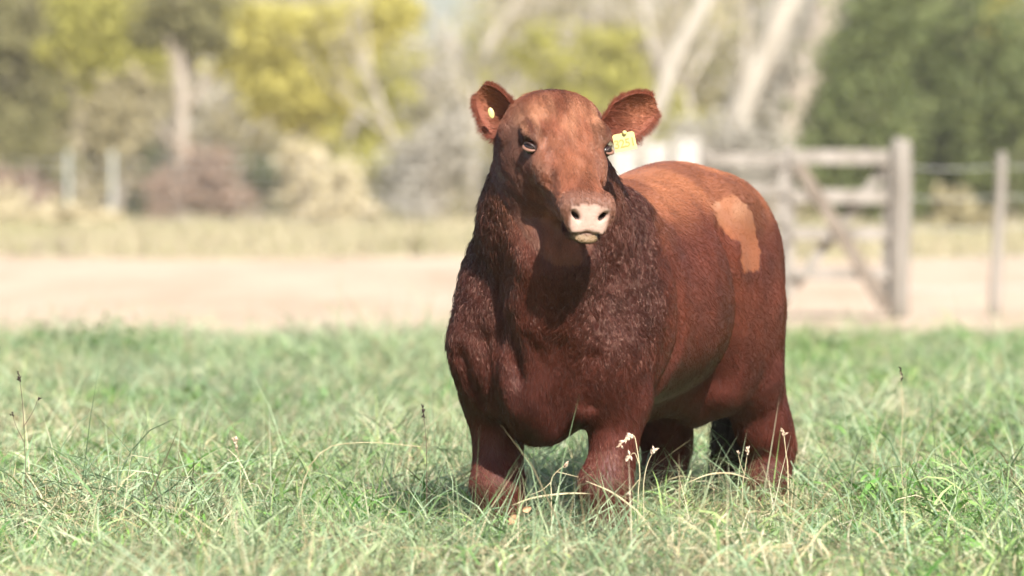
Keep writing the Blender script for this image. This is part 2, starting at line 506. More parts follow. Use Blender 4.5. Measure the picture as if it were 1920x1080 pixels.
# ---- dry grass of the verge, far and blurred
def verge():
    n = 26000
    P = np.stack([R_.uniform(-16, 16, n), R_.uniform(80, 128, n), np.zeros(n)], 1)
    h = R_.uniform(0.10, 0.42, n) * (0.6 + 0.8 * np.array([abs(fbm(x, y, 0.25, 4.0)) for x, y in P[:, :2]]))
    l = R_.normal(0, 0.12, (n, 2)); w_ = R_.uniform(0.015, 0.04, n); an = R_.uniform(0, np.pi, n)
    sd = np.stack([np.cos(an) * w_, np.sin(an) * w_, np.zeros(n)], 1)
    T = P + np.stack([l[:, 0], l[:, 1], h], 1)
    V = np.stack([P - sd, P + sd, T], 1).reshape(-1, 3)
    m = Mat('verge_grass', 0.8, 0.1)
    ge = m.n('ShaderNodeNewGeometry')
    patch = m.noise(0.12, 3)
    c = m.ramp(ge.outputs['Random Per Island'], [(0, (0.33, 0.28, 0.18)), (0.6, (0.42, 0.365, 0.25)), (1, (0.36, 0.34, 0.19))])
    c2 = m.ramp(ge.outputs['Random Per Island'], [(0, (0.20, 0.28, 0.07)), (1, (0.36, 0.40, 0.14))])
    fac = m.ramp(patch, [(0.56, (0, 0, 0)), (0.70, (1, 1, 1))])
    m.leafy(m.mix(fac, c, c2), 0.3)
    o = np_mesh('verge_grass', V, np.arange(3 * n).reshape(n, 3), m.m)
    tag(o, 'bleached dry grass of the verge beyond the track', 'grass', kind='stuff')
verge()

# ---- wooden gate and fences
wood = Mat('weathered_wood', 0.85, 0.15)
wn_ = wood.noise(6, 6, 0.65, stretch=(1, 1, 0.2))
wood.base(wood.ramp(wn_, [(0.25, (0.13, 0.115, 0.095)), (0.5, (0.22, 0.198, 0.17)), (0.75, (0.30, 0.272, 0.24))]))
wood.bump(wn_, 0.5, 0.01)
wood_d = Mat('dark_weathered_wood', 0.85, 0.15)
wd_ = wood_d.noise(7, 6, 0.65, stretch=(1, 1, 0.3))
wood_d.base(wood_d.ramp(wd_, [(0.25, (0.10, 0.08, 0.062)), (0.75, (0.22, 0.185, 0.15))]))
white_w = Mat('whitewashed_boards', 0.8, 0.15)
ww_ = white_w.noise(5, 5)
white_w.base(white_w.ramp(ww_, [(0.3, (0.30, 0.28, 0.245)), (0.7, (0.41, 0.39, 0.36))]))
wire_m = Mat('galvanised_wire', 0.4, 0.5).base((0.45, 0.45, 0.44)).m
conc = Mat('concrete_post', 0.9, 0.1)
conc.base(conc.ramp(conc.noise(8, 4), [(0.3, (0.24, 0.25, 0.235)), (0.7, (0.36, 0.37, 0.34))]))
def beam(name, a_, b_, wid, thk, mat, parent, off=0.0):
    """a bevelled board from a_ to b_; wid seen from the front, thk in depth"""
    a_, b_ = Vector(a_), Vector(b_)
    a_.y += off; b_.y += off
    bm = bmesh.new()
    d = b_ - a_; L = d.length; d.normalize()
    dep = Vector((0, 1, 0)); sdv = d.cross(dep).normalized(); dep = sdv.cross(d).normalized()
    vs = []
    for t in np.linspace(0, 1, 6):
        c = a_ + d * L * t
        k = 1 + random.uniform(-0.05, 0.05)
        vs.append([bm.verts.new(c + sdv * x * wid / 2 * k + dep * y * thk / 2) for x, y in ((-1, -1), (1, -1), (1, 1), (-1, 1))])
    for r0, r1 in zip(vs[:-1], vs[1:]):
        for j in range(4):
            bm.faces.new((r0[j], r0[(j + 1) % 4], r1[(j + 1) % 4], r1[j]))
    bm.faces.new(vs[0][::-1]); bm.faces.new(vs[-1])
    bmesh.ops.recalc_face_normals(bm, faces=bm.faces)
    ed = [e for e in bm.edges if abs((e.verts[0].co - e.verts[1].co).normalized().dot(d)) > 0.9]
    bmesh.ops.bevel(bm, geom=ed, offset=min(wid, thk) * 0.15, segments=2, affect='EDGES', profile=0.6)
    me = bpy.data.meshes.new(name); bm.to_mesh(me); bm.free()
    me.materials.append(mat)
    o = bpy.data.objects.new(name, me); col.objects.link(o)
    if parent:
        o.parent = parent; o.location = -world_origin(parent)
    return o
GY = 46.5
def gp(px, py, off=0):
    q = W(px, py, GY); q.y += off
    return q
def post_obj(name, foot_px, top_px, r, Y, mat, parent=None, label=None, cat=None, group=None):
    f = W(*foot_px, Y); t = W(*top_px, Y)
    f.z = -0.15
    path = [f.lerp(t, x) + Vector((random.gauss(0, r * .05), 0, 0)) for x in (0, .2, .4, .6, .8, .97)] + [t]
    rr = [r * random.uniform(.95, 1.05) for _ in range(6)] + [r * 0.72]
    o = tube_obj(name, [tuple(p) for p in path], rr, mat, parent, sides=14)
    if label:
        tag(o, label, cat, group)
    return o
gate_post = post_obj('gate_post', (1684, 600), (1691, 260), 0.088, GY, wood.m, label='stout round wooden post at the right end of the gate', cat='post')
gate = empty('wooden_gate', (gp(1570, 590).x, GY, 0))
tag(gate, 'weathered wooden farm gate with crossed diagonal braces beside the bull', 'gate')
for y0, wd in ((294, 0.125), (368, 0.120), (437, 0.110), (513, 0.085)):
    beam('rail', gp(1482, y0), gp(1666, y0 + 1), wd, 0.045, wood.m, gate)
beam('stile', gp(1484, 272), gp(1480, 560), 0.075, 0.06, wood.m, gate, 0.058)
beam('stile', gp(1663, 280), gp(1660, 575), 0.055, 0.06, wood.m, gate, 0.058)
b1 = beam('brace', gp(1496, 308), gp(1662, 578), 0.105, 0.035, wood_d.m, gate, -0.045)
b1['label'] = 'darker diagonal brace running down to the right'
beam('brace', gp(1662, 312), gp(1492, 535), 0.085, 0.03, wood.m, gate, 0.11)
# second leaf: whitish boards left of the gate, mostly hidden by the bull
leaf2 = empty('pale_board_gate', (gp(1400, 590).x, GY + 0.9, 0))
tag(leaf2, 'pale board gate leaf between the rump of the bull and the crossed gate', 'gate')
def gp2(px, py):
    return W(px, py, GY + 0.9)
for y0, wd in ((300, 0.11), (356, 0.09), (412, 0.10), (475, 0.08), (535, 0.08)):
    beam('rail', gp2(1318, y0 - 2), gp2(1474, y0), wd, 0.04, wood.m, leaf2)
beam('stile', gp2(1468, 280), gp2(1466, 575), 0.09, 0.05, wood.m, leaf2, 0.055)
beam('stile', gp2(1325, 278), gp2(1325, 575), 0.09, 0.05, wood.m, leaf2, 0.055)
# white pen further back
for i, (x0, x1, yt, lab) in enumerate(((1146, 1192, 279, 'white panel nearest the face of the bull'), (1208, 1252, 270, 'middle white panel above the back of the bull'), (1264, 1312, 262, 'right hand white panel above the back of the bull'))):
    YY = 60.0
    root = empty('white_panel', (W((x0 + x1) / 2, 0, YY).x, YY, 0))
    tag(root, lab, 'panel', 'white panels of the cattle pen')
    k = (x1 - x0) / 3
    for j in range(3):
        xa = x0 + k * (j + 0.5)
        beam('board', Vector((W(xa, 0, YY).x, YY, 0.05)), Vector((W(xa, 0, YY).x, YY, W(xa, yt, YY).z)), k * 0.96 * YY / F_PX, 0.03, white_w.m, root)
    for zz in (0.35, 0.95):
        beam('batten', Vector((W(x0 - 2, 0, YY).x, YY, zz)), Vector((W(x1 + 2, 0, YY).x, YY, zz)), 0.09, 0.035, wood.m, root, 0.036)
thin = post_obj('fence_post', (1862, 592), (1879, 285), 0.045, 47.5, wood.m, label='thin leaning fence post at the right edge', cat='post')
def wire(a_, b_, parent, sag=0.02, r=0.004):
    a_, b_ = Vector(a_), Vector(b_)
    pts = [a_.lerp(b_, t) - Vector((0, 0, sag * 4 * t * (1 - t))) for t in np.linspace(0, 1, 9)]
    return tube_obj('wire', [tuple(p) for p in pts], [r] * 9, wire_m, parent, sides=5)
wf = empty('wire_fence', (W(1780, 0, 47.0).x, 47.0, 0))
tag(wf, 'wire strands strung from the gate post to the thin leaning post', 'fence')
for z in (0.25, 0.5, 0.75, 1.0, 1.25):
    xt = 1862 + 17 * z / 1.35
    wire(tuple(W(1700, 0, 46.5).xy) + (z,), (W(xt, 0, 47.5).x - 0.045, 47.5, z), wf)
    wire((W(xt, 0, 47.5).x + 0.045, 47.5, z), (W(xt, 0, 47.5).x + 4, 48.6, z), wf)
# far fence in front of the wood
FY = 119.0
ff = empty('far_wire_fence', (W(200, 0, FY).x, FY, 0))
tag(ff, 'wire mesh fence on concrete posts in front of the wood on the left', 'fence')
for px in (-60, 60, 128, 212, 330, 450, 570, 690, 810):
    o = beam('post', Vector((W(px, 0, FY).x, FY, -0.1)), Vector((W(px, 0, FY).x, FY, 1.66 if px in (212, 128) else 1.5)), 0.09 if px == 212 else (0.08 if px == 128 else 0.05), 0.12 if px in (128, 212) else 0.05, conc.m if px in (128, 212) else wood_d.m, ff)
for z in (0.3, 0.6, 0.9, 1.2, 1.45):
    wire((W(-60, 0, FY).x, FY - 0.07, z), (W(810, 0, FY).x, FY - 0.07, z), ff, 0.03, 0.006)

# ---- the light haze of the afternoon air
def haze():
    x, y0, y1, z0, z1 = 905, -65, 2205, -1.0, 16.0
    V = [(-x, y0, z0), (x, y0, z0), (x, y1, z0), (-x, y1, z0), (-x, y0, z1), (x, y0, z1), (x, y1, z1), (-x, y1, z1)]
    F = [(3, 2, 1, 0), (4, 5, 6, 7), (0, 1, 5, 4), (1, 2, 6, 5), (2, 3, 7, 6), (3, 0, 4, 7)]
    m = bpy.data.materials.new('haze')
    m.use_nodes = True
    t = m.node_tree
    t.nodes.remove(t.nodes['Principled BSDF'])
    v = t.nodes.new('ShaderNodeVolumePrincipled')
    v.inputs['Color'].default_value = (0.95, 0.93, 0.88, 1)
    v.inputs['Density'].default_value = HAZE
    t.links.new(v.outputs[0], t.nodes['Material Output'].inputs['Volume'])
    o = mesh_obj('haze', V, F, m)
    tag(o, 'thin pale haze of the air over the whole place', 'haze', kind='stuff')
HAZE = 0.00035
haze()
# ================================================================== THE BULL
BULL_TURN = math.radians(21)
BO = np.array([(1048 - 960) * 15.0 / F_PX, 15.0, 0.0])               # ground point between the forelegs
HX = np.array([-math.sin(BULL_TURN), -math.cos(BULL_TURN), 0.0])       # forward
LX = np.array([math.cos(BULL_TURN), -math.sin(BULL_TURN), 0.0])        # the animal's left
UP = np.array([0, 0, 1.0])
def b2w(P):
    P = np.atleast_2d(P)
    return BO + P[:, :1] * HX + P[:, 1:2] * LX + P[:, 2:3] * UP
def w2b(P):
    d = np.atleast_2d(np.array(P)) - BO
    return np.stack([d @ HX, d @ LX, d[:, 2]], 1)

# head frame, in bull coordinates
HEAD_YAW, HEAD_PITCH = math.radians(15.5), math.radians(35.5)
_hw = np.array([math.sin(HEAD_YAW), -math.cos(HEAD_YAW), 0.0])
_u = _hw * math.cos(HEAD_PITCH) + np.array([0, 0, -math.sin(HEAD_PITCH)])
_w = _hw * math.sin(HEAD_PITCH) + np.array([0, 0, math.cos(HEAD_PITCH)])
_v = np.cross(_w, _u)                                                   # image right = its left
HEAD_ROLL = math.radians(-2.5)
_v, _w = _v * math.cos(HEAD_ROLL) + _w * math.sin(HEAD_ROLL), _w * math.cos(HEAD_ROLL) - _v * math.sin(HEAD_ROLL)
def dir_b(d):
    return np.array([d @ HX, d @ LX, d[2]])
HU, HV, HW = dir_b(_u), dir_b(_v), dir_b(_w)
H0 = w2b(np.array(W(1041, 175, 14.66)))[0]
def hp(u, v, w):
    return H0 + u * HU + v * HV + w * HW

VOX = 0.006
GMIN = np.array([-1.66, -0.46, -0.03]); GMAX = np.array([0.92, 0.50, 1.50])
GN = np.ceil((GMAX - GMIN) / VOX).astype(int) + 1
SDF = np.full(GN, 0.3, np.float32)
def box_slices(lo, hi):
    i0 = np.clip(np.floor((np.array(lo) - GMIN) / VOX).astype(int), 0, GN)
    i1 = np.clip(np.ceil((np.array(hi) - GMIN) / VOX).astype(int) + 1, 0, GN)
    return tuple(slice(p, q) for p, q in zip(i0, i1))
def coords(sl):
    return [(GMIN[k] + VOX * np.arange(sl[k].start, sl[k].stop, dtype=np.float32)).reshape([-1 if j == k else 1 for j in range(3)]).astype(np.float32) for k in range(3)]
def smin(a, b, k):
    h = np.maximum(k - np.abs(a - b), 0) / k
    return np.minimum(a, b) - h * h * k * 0.25
def join(d, sl, k):
    SDF[sl] = smin(SDF[sl], d.astype(np.float32), k)
def carve(d, sl, k):
    SDF[sl] = -smin(-SDF[sl], d.astype(np.float32), k)
def ell_d(sl, c, r, axes=None):
    X, Y, Z = coords(sl)
    dx, dy, dz = X - c[0], Y - c[1], Z - c[2]
    if axes is not None:
        A = np.array(axes)
        dx, dy, dz = [dx * q[0] + dy * q[1] + dz * q[2] for q in A]
    k0 = np.sqrt((dx / r[0])**2 + (dy / r[1])**2 + (dz / r[2])**2) + 1e-6
    k1 = np.sqrt((dx / r[0]**2)**2 + (dy / r[1]**2)**2 + (dz / r[2]**2)**2) + 1e-6
    return k0 * (k0 - 1) / k1
def ell(c, r, k=0.05, axes=None, cut=False):
    c = np.array(c); R = max(r) + k + 0.02
    sl = box_slices(c - R, c + R)
    d = ell_d(sl, c, r, axes)
    carve(d, sl, k) if cut else join(d, sl, k)
def cone(p, q, r1, r2, k=0.05):
    p = np.array(p, float); q = np.array(q, float); m = max(r1, r2) + k + 0.02
    sl = box_slices(np.minimum(p, q) - m, np.maximum(p, q) + m)
    X, Y, Z = coords(sl); ab = q - p
    t = ((X - p[0]) * ab[0] + (Y - p[1]) * ab[1] + (Z - p[2]) * ab[2]) / (ab @ ab)
    t = np.clip(t, 0, 1)
    d = np.sqrt((X - p[0] - t * ab[0])**2 + (Y - p[1] - t * ab[1])**2 + (Z - p[2] - t * ab[2])**2) - (r1 + (r2 - r1) * t)
    join(d, sl, k)
def chain(pts, k=0.04):
    for (p, r), (q, s) in zip(pts[:-1], pts[1:]):
        cone(p, q, r, s, k)
def spline(xs, ys):
    """monotone-ish cubic through the control points (Catmull-Rom on a fine table)"""
    xs = np.array(xs, float); ys = np.array(ys, float)
    m = np.gradient(ys, xs)
    def f(x):
        x = np.clip(x, xs[0], xs[-1])
        i = np.clip(np.searchsorted(xs, x) - 1, 0, len(xs) - 2)
        h = xs[i + 1] - xs[i]; t = (x - xs[i]) / h
        return ((2*t**3 - 3*t**2 + 1) * ys[i] + (t**3 - 2*t**2 + t) * h * m[i]
                + (-2*t**3 + 3*t**2) * ys[i + 1] + (t**3 - t**2) * h * m[i + 1])
    return f

# ---- trunk: cross-sections along the spine
TX = [-1.46, -1.38, -1.25, -1.08, -0.90, -0.60, -0.30, -0.05, 0.10, 0.18, 0.24]
T_top = spline(TX, [0.99, 1.07, 1.155, 1.215, 1.232, 1.195, 1.165, 1.160, 1.12, 1.04, 0.94])
T_bot = spline(TX, [0.90, 0.80, 0.70, 0.65, 0.61, 0.575, 0.555, 0.535, 0.525, 0.555, 0.66])
T_wid = spline(TX, [0.06, 0.12, 0.180, 0.208, 0.230, 0.262, 0.262, 0.225, 0.200, 0.155, 0.09])
T_mid = spline(TX, [0.98, 0.99, 0.97, 0.96, 0.93, 0.86, 0.83, 0.82, 0.81, 0.80, 0.80])
sl = box_slices((-1.56, -0.45, 0.40), (0.42, 0.45, 1.36))
X, Y, Z = coords(sl)
xs = X.ravel().astype(float)
tt, tb, tw, tm = [f(xs).reshape(-1, 1, 1).astype(np.float32) for f in (T_top, T_bot, T_wid, T_mid)]
up = Z > tm
ex_ = np.where(up, 2.02, 2.35).astype(np.float32)
n = ((np.abs(Y) / tw)**ex_ + (np.abs(Z - tm) / np.where(up, tt - tm, tm - tb))**ex_)**(1 / ex_)
d = (n - 1) * np.minimum(tw, 0.25) * 0.9
endd = np.maximum(X - 0.24, -1.46 - X)
d = np.maximum(d, endd)
join(d, sl, 0.02)

for s in (-1, 1):
    # shoulder, upper arm, foreleg
    ell((-0.10, s * 0.148, 0.86), (0.20, 0.105, 0.28), 0.09)
    ell((0.09, s * 0.140, 0.77), (0.14, 0.092, 0.19), 0.11)
    chain([((0.12, s * 0.15, 0.74), 0.105), ((0.02, s * 0.163, 0.60), 0.084), ((0.03, s * 0.158, 0.47), 0.056),
           ((0.055, s * 0.152, 0.385), 0.054), ((0.05, s * 0.15, 0.30), 0.050), ((0.045, s * 0.15, 0.16), 0.043),
           ((0.06, s * 0.15, 0.12), 0.05), ((0.10, s * 0.15, 0.07), 0.046)], 0.05)
    ell((0.065, s * 0.152, 0.375), (0.062, 0.061, 0.062), 0.03)           # knee
    for t in (-1, 1):                                                      # claws
        ell((0.12, s * 0.15 + t * 0.028, 0.03), (0.07, 0.033, 0.05), 0.012)
    # haunch and hind leg
    ell((-1.12, s * 0.098, 0.86), (0.23, 0.125, 0.30), 0.09)
    ell((-1.00, s * 0.118, 0.73), (0.14, 0.080, 0.20), 0.11)              # stifle
    chain([((-1.12, s * 0.108, 0.80), 0.128), ((-1.16, s * 0.132, 0.62), 0.090), ((-1.24, s * 0.150, 0.48), 0.066),
           ((-1.30, s * 0.156, 0.42), 0.060), ((-1.27, s * 0.158, 0.33), 0.050), ((-1.23, s * 0.158, 0.16), 0.044),
           ((-1.21, s * 0.158, 0.12), 0.049), ((-1.17, s * 0.158, 0.07), 0.045)], 0.05)
    cone((-1.29, s * 0.10, 0.80), (-1.29, s * 0.150, 0.50), 0.090, 0.052, 0.06)
    for t in (-1, 1):
        ell((-1.15, s * 0.158 + t * 0.028, 0.03), (0.07, 0.033, 0.05), 0.012)
    ell((-0.93, s * 0.155, 1.10), (0.10, 0.05, 0.06), 0.08)               # hook bone
    ell((-1.36, s * 0.085, 1.02), (0.07, 0.05, 0.06), 0.06)                # pin bone
# scrotum, sheath, brisket, dewlap
ell((-0.98, 0.03, 0.575), (0.085, 0.06, 0.085), 0.06)
cone((-0.85, 0, 0.58), (-0.50, 0, 0.545), 0.05, 0.035, 0.08)
ell((0.12, 0, 0.635), (0.16, 0.098, 0.125), 0.08)
NECK_TOP = hp(0.06, -0.01, -0.16)
def lerp3(p, q, t):
    return tuple(np.array(p) * (1 - t) + np.array(q) * t)
NB = np.array((-0.02, 0.0, 0.86))
cone(NB, lerp3(NB, NECK_TOP, 0.55), 0.232, 0.180, 0.08)
cone(lerp3(NB, NECK_TOP, 0.55), NECK_TOP, 0.180, 0.125, 0.07)
cone((-0.12, 0, 1.02), hp(0.03, 0, -0.11), 0.12, 0.09, 0.10)              # crest
chain([(hp(0.15, -0.01, -0.235), 0.06), ((0.34, 0.12, 0.97), 0.07), ((0.275, 0.07, 0.82), 0.065), ((0.205, 0.02, 0.68), 0.05), ((0.17, 0.0, 0.59), 0.04)], 0.12)
# tail (the bare upper part)
chain([((-1.36, 0, 1.08), 0.05), ((-1.465, 0, 1.02), 0.040), ((-1.49, -0.01, 0.90), 0.030), ((-1.48, -0.02, 0.60), 0.024), ((-1.475, -0.02, 0.45), 0.02)], 0.03)

# ---- head: cross-sections along the face
HUx = [-0.04, 0.0, 0.05, 0.10, 0.18, 0.26, 0.34, 0.40, 0.44, 0.50]
h_top = spline(HUx, [-0.060, -0.014, 0.012, 0.016, 0.004, -0.014, -0.024, -0.026, -0.028, -0.034])
h_bot = spline(HUx, [-0.14, -0.19, -0.22, -0.235, -0.230, -0.205, -0.172, -0.148, -0.138, -0.130])
h_wid = spline(HUx, [0.060, 0.090, 0.113, 0.121, 0.107, 0.077, 0.059, 0.060, 0.067, 0.064])
_c = [hp(u, v, w) for u in (-.1, .58) for v in (-.2, .2) for w in (-.3, .08)]
HSL = sl = box_slices(np.min(_c, 0), np.max(_c, 0))
X, Y, Z = coords(sl)
dx, dy, dz = X - H0[0], Y - H0[1], Z - H0[2]
U = dx * HU[0] + dy * HU[1] + dz * HU[2]
V = dx * HV[0] + dy * HV[1] + dz * HV[2]
Wd = dx * HW[0] + dy * HW[1] + dz * HW[2]
def tab(f, q):
    g = np.linspace(-0.06, 0.5, 400)
    return np.interp(q, g, f(g)).astype(np.float32)
ht, hb, hw_ = tab(h_top, U), tab(h_bot, U), tab(h_wid, U)
hm = ht - 0.36 * (ht - hb)
low = np.clip((hm - Wd) / (hm - hb), 0, 1.3)
ww = hw_ * (1 - 0.36 * low**1.5)
n = ((np.abs(V) / ww)**2.5 + (np.abs(Wd - hm) / np.where(Wd > hm, ht - hm, hm - hb))**2.5)**(1 / 2.5)
d = (n - 1) * 0.080
NP_N = np.array([0.86, 0.51])                         # the nose plate looks forward and up
def nose_plane(u, v, w):
    return (u - 0.450) * NP_N[0] + (w + 0.070) * NP_N[1] + 2.2 * v * v
def smax(a, b, k):
    return -smin(-a, -b, k)
d = smax(d, nose_plane(U, V, Wd), 0.018)
d = np.maximum(d, -0.04 - U)
SDF[sl] = smin(SDF[sl], d.astype(np.float32), 0.05)
del n, d, low, ww, ht, hb, hw_, hm
AX = (HU, HV, HW)
NPU = HW * NP_N[0] - HU * NP_N[1]                     # up along the nose plate
NPN = HU * NP_N[0] + HW * NP_N[1]
EYE = (0.188, 0.097, -0.044)                          # centre of the eyeball
def hell(u, v, w, r, k=0.03, cut=False, axes=AX):
    ell(hp(u, v, w), r, k, axes, cut)
hell(0.045, 0, -0.055, (0.075, 0.100, 0.064), 0.05)                      # rounded poll
hell(0.405, 0, -0.132, (0.055, 0.050, 0.024), 0.022)                     # chin
for s in (-1, 1):
    hell(0.152, s * 0.091, -0.020, (0.044, 0.026, 0.024), 0.024)          # brow
    hell(0.225, s * 0.072, -0.078, (0.055, 0.024, 0.034), 0.035)          # cheek bone
    hell(0.13, s * 0.060, -0.165, (0.09, 0.042, 0.080), 0.05)            # jaw muscle
    hell(0.410, s * 0.050, -0.060, (0.036, 0.022, 0.034), 0.025)         # nostril wing
    hell(0.06, s * 0.112, -0.085, (0.030, 0.030, 0.030), 0.03)           # ear root
    hell(EYE[0], s * (EYE[1] + 0.010), EYE[2] + 0.006, (0.023, 0.017, 0.0145), 0.010, True)   # eye socket
    q1 = HV * s * 0.72 + NPU * 0.69
    q2 = np.cross(NPN, q1)
    hell(0.455, s * 0.036, -0.062, (0.020, 0.0078, 0.030), 0.005, True, (q1, q2, NPN))       # nostril
# soft hollows: beside the nose bone, above the eye, mouth line, groove between the nostrils
A = np.abs(V)
off = 0.008 * np.exp(-((A - 0.062) / 0.019)**2) * np.exp(-((U - 0.268) / 0.062)**2) * (Wd > -0.085)
off += 0.006 * np.exp(-((A - 0.060) / 0.020)**2) * np.exp(-((U - 0.125) / 0.035)**2) * (Wd > -0.06)
off -= 0.005 * np.exp(-(V / 0.022)**2) * np.exp(-((U - 0.17) / 0.10)**2) * (Wd > -0.06)
front = np.clip((U - 0.33) / 0.05, 0, 1)
mouth = -0.110 - 6.0 * V**2 - 0.08 * (0.46 - U)
off += 0.015 * front * np.exp(-((Wd - mouth) / 0.005)**2)
off += 0.003 * np.clip((U - 0.42) / 0.02, 0, 1) * np.exp(-(V / 0.004)**2) * (Wd > -0.11)
for i_, (uc, rad) in enumerate(((0.226, 0.0), (0.242, 0.0))):           # folds under the eye
    off += 0.0035 * np.exp(-((U - uc - 1.5 * (A - 0.09)) / 0.0055)**2) * np.exp(-((A - 0.088) / 0.022)**2) * (Wd > -0.11)
SDF[HSL] += off.astype(np.float32)
del U, V, Wd, A, off, dx, dy, dz, front, mouth, X, Y, Z

# ---- muscle and skin relief: broad creases of the coat
def creases():
    def seg2(A_, B_, p, q):
        ab = (q[0] - p[0], q[1] - p[1]); L2 = ab[0]**2 + ab[1]**2
        t = np.clip(((A_ - p[0]) * ab[0] + (B_ - p[1]) * ab[1]) / L2, 0, 1)
        return (A_ - p[0] - t * ab[0])**2 + (B_ - p[1] - t * ab[1])**2
    # on the flanks: lines in (x, z) on both sides
    for pts, r, depth in (([(-0.14, 1.06), (-0.22, 0.90), (-0.23, 0.75), (-0.15, 0.60)], 0.038, 0.015),
                          ([(-0.70, 1.02), (-0.78, 0.86), (-0.81, 0.72), (-0.86, 0.62)], 0.048, 0.024),
                          ([(-0.50, 1.00), (-0.52, 0.75)], 0.09, -0.010)):
        sl = box_slices((-1.0, -0.46, 0.45), (0.0, 0.46, 1.2))
        X, Y, Z = coords(sl)
        d2 = np.min([seg2(X, Z, p, q) for p, q in zip(pts[:-1], pts[1:])], 0)
        SDF[sl] += (depth * np.exp(-d2 / r**2) * np.clip((np.abs(Y) - 0.08) / 0.06, 0, 1)).astype(np.float32)
    # on the breast: lines in (y, z), both sides alike
    for pts, r, depth, x0 in (([(0.0, 0.82), (0.0, 0.70), (0.0, 0.60)], 0.020, 0.008, 0.10),
                          ([(0.0, 0.70), (0.0, 0.67)], 0.022, 0.014, 0.10),
                          ([(0.008, 0.74), (0.055, 0.84), (0.10, 0.97)], 0.026, 0.006, 0.10),
                          ([(0.115, 0.76), (0.095, 0.66), (0.088, 0.56), (0.086, 0.48)], 0.036, 0.015, -0.03),
                          ([(0.185, 0.72), (0.15, 0.60)], 0.022, 0.014, 0.04),
                          ([(0.05, 0.78), (0.075, 0.70), (0.06, 0.60)], 0.014, 0.006, 0.10)):
        sl = box_slices((-0.10, -0.40, 0.42), (0.60, 0.40, 1.05))
        X, Y, Z = coords(sl)
        A_ = np.abs(Y)
        d2 = np.min([seg2(A_, Z, p, q) for p, q in zip(pts[:-1], pts[1:])], 0)
        SDF[sl] += (depth * np.exp(-d2 / r**2) * np.clip((X - x0) / 0.07, 0, 1)).astype(np.float32)
creases()

def surface_nets(D):
    """vertices in index space and quads of the zero level"""
    S = D < 0
    nx, ny, nz = D.shape
    cnt = np.zeros((nx - 1, ny - 1, nz - 1), np.int8)
    for i in (0, 1):
        for j in (0, 1):
            for k in (0, 1):
                cnt += S[i:nx - 1 + i, j:ny - 1 + j, k:nz - 1 + k]
    act = (cnt > 0) & (cnt < 8)
    idx = np.argwhere(act)
    ids = np.full(act.shape, -1, np.int32)
    ids[tuple(idx.T)] = np.arange(len(idx))
    acc = np.zeros((len(idx), 3)); num = np.zeros(len(idx))
    corners = [(i, j, k) for i in (0, 1) for j in (0, 1) for k in (0, 1)]
    val = {c: D[idx[:, 0] + c[0], idx[:, 1] + c[1], idx[:, 2] + c[2]].astype(float) for c in corners}
    for c in corners:
        for ax in range(3):
            if c[ax] == 0:
                c2 = list(c); c2[ax] = 1; c2 = tuple(c2)
                v0, v1 = val[c], val[c2]
                m = (v0 < 0) != (v1 < 0)
                t = np.where(m, v0 / np.where(m, v0 - v1, 1), 0)
                p = np.tile(np.array(c, float), (len(idx), 1)); p[:, ax] = t
                acc += p * m[:, None]; num += m
    Vx = idx + acc / num[:, None]
    quads = []
    for ax in range(3):
        b, c = [(1, 2), (2, 0), (0, 1)][ax]
        sh = [slice(1, -1)] * 3; sh[ax] = slice(0, -1)
        s2 = list(sh); s2[ax] = slice(1, None)
        A, B = S[tuple(sh)], S[tuple(s2)]
        e = np.argwhere(A != B)
        if len(e) == 0:
            continue
        flip = A[tuple(e.T)]
        o = np.ones(3, int); o[ax] = 0
        e = e + o
        def g(db, dc):
            q = e.copy(); q[:, b] += db; q[:, c] += dc
            return ids[tuple(q.T)]
        q = np.stack([g(-1, -1), g(0, -1), g(0, 0), g(-1, 0)], 1)
        q[~flip] = q[~flip][:, ::-1]
        quads.append(q)
    return Vx, np.concatenate(quads)

BV, BF = surface_nets(SDF)
BV = GMIN + BV * VOX
del SDF
# keep the one connected body (drop crumbs), smooth once
def laplace(V, F, it=2, lam=0.5):
    e = np.concatenate([F[:, [0, 1]], F[:, [1, 2]], F[:, [2, 3]], F[:, [3, 0]]])
    e = np.concatenate([e, e[:, ::-1]])
    deg = np.bincount(e[:, 0], minlength=len(V)).astype(float)[:, None]
    for _ in range(it):
        s = np.stack([np.bincount(e[:, 0], weights=V[e[:, 1], k], minlength=len(V)) for k in range(3)], 1)
        V = V + lam * (s / np.maximum(deg, 1) - V)
    return V
BV = laplace(BV, BF, 2, 0.45)
_soft = laplace(BV, BF, 6, 0.5)
_m = np.clip((BV[:, 0] - 0.12) / 0.06, 0, 1) * np.clip((0.88 - BV[:, 2]) / 0.08, 0, 1) * np.clip((BV[:, 2] - 0.54) / 0.06, 0, 1) * np.clip((0.17 - np.abs(BV[:, 1])) / 0.06, 0, 1)
BV = BV + (_soft - BV) * _m[:, None]                                    # smooth breast

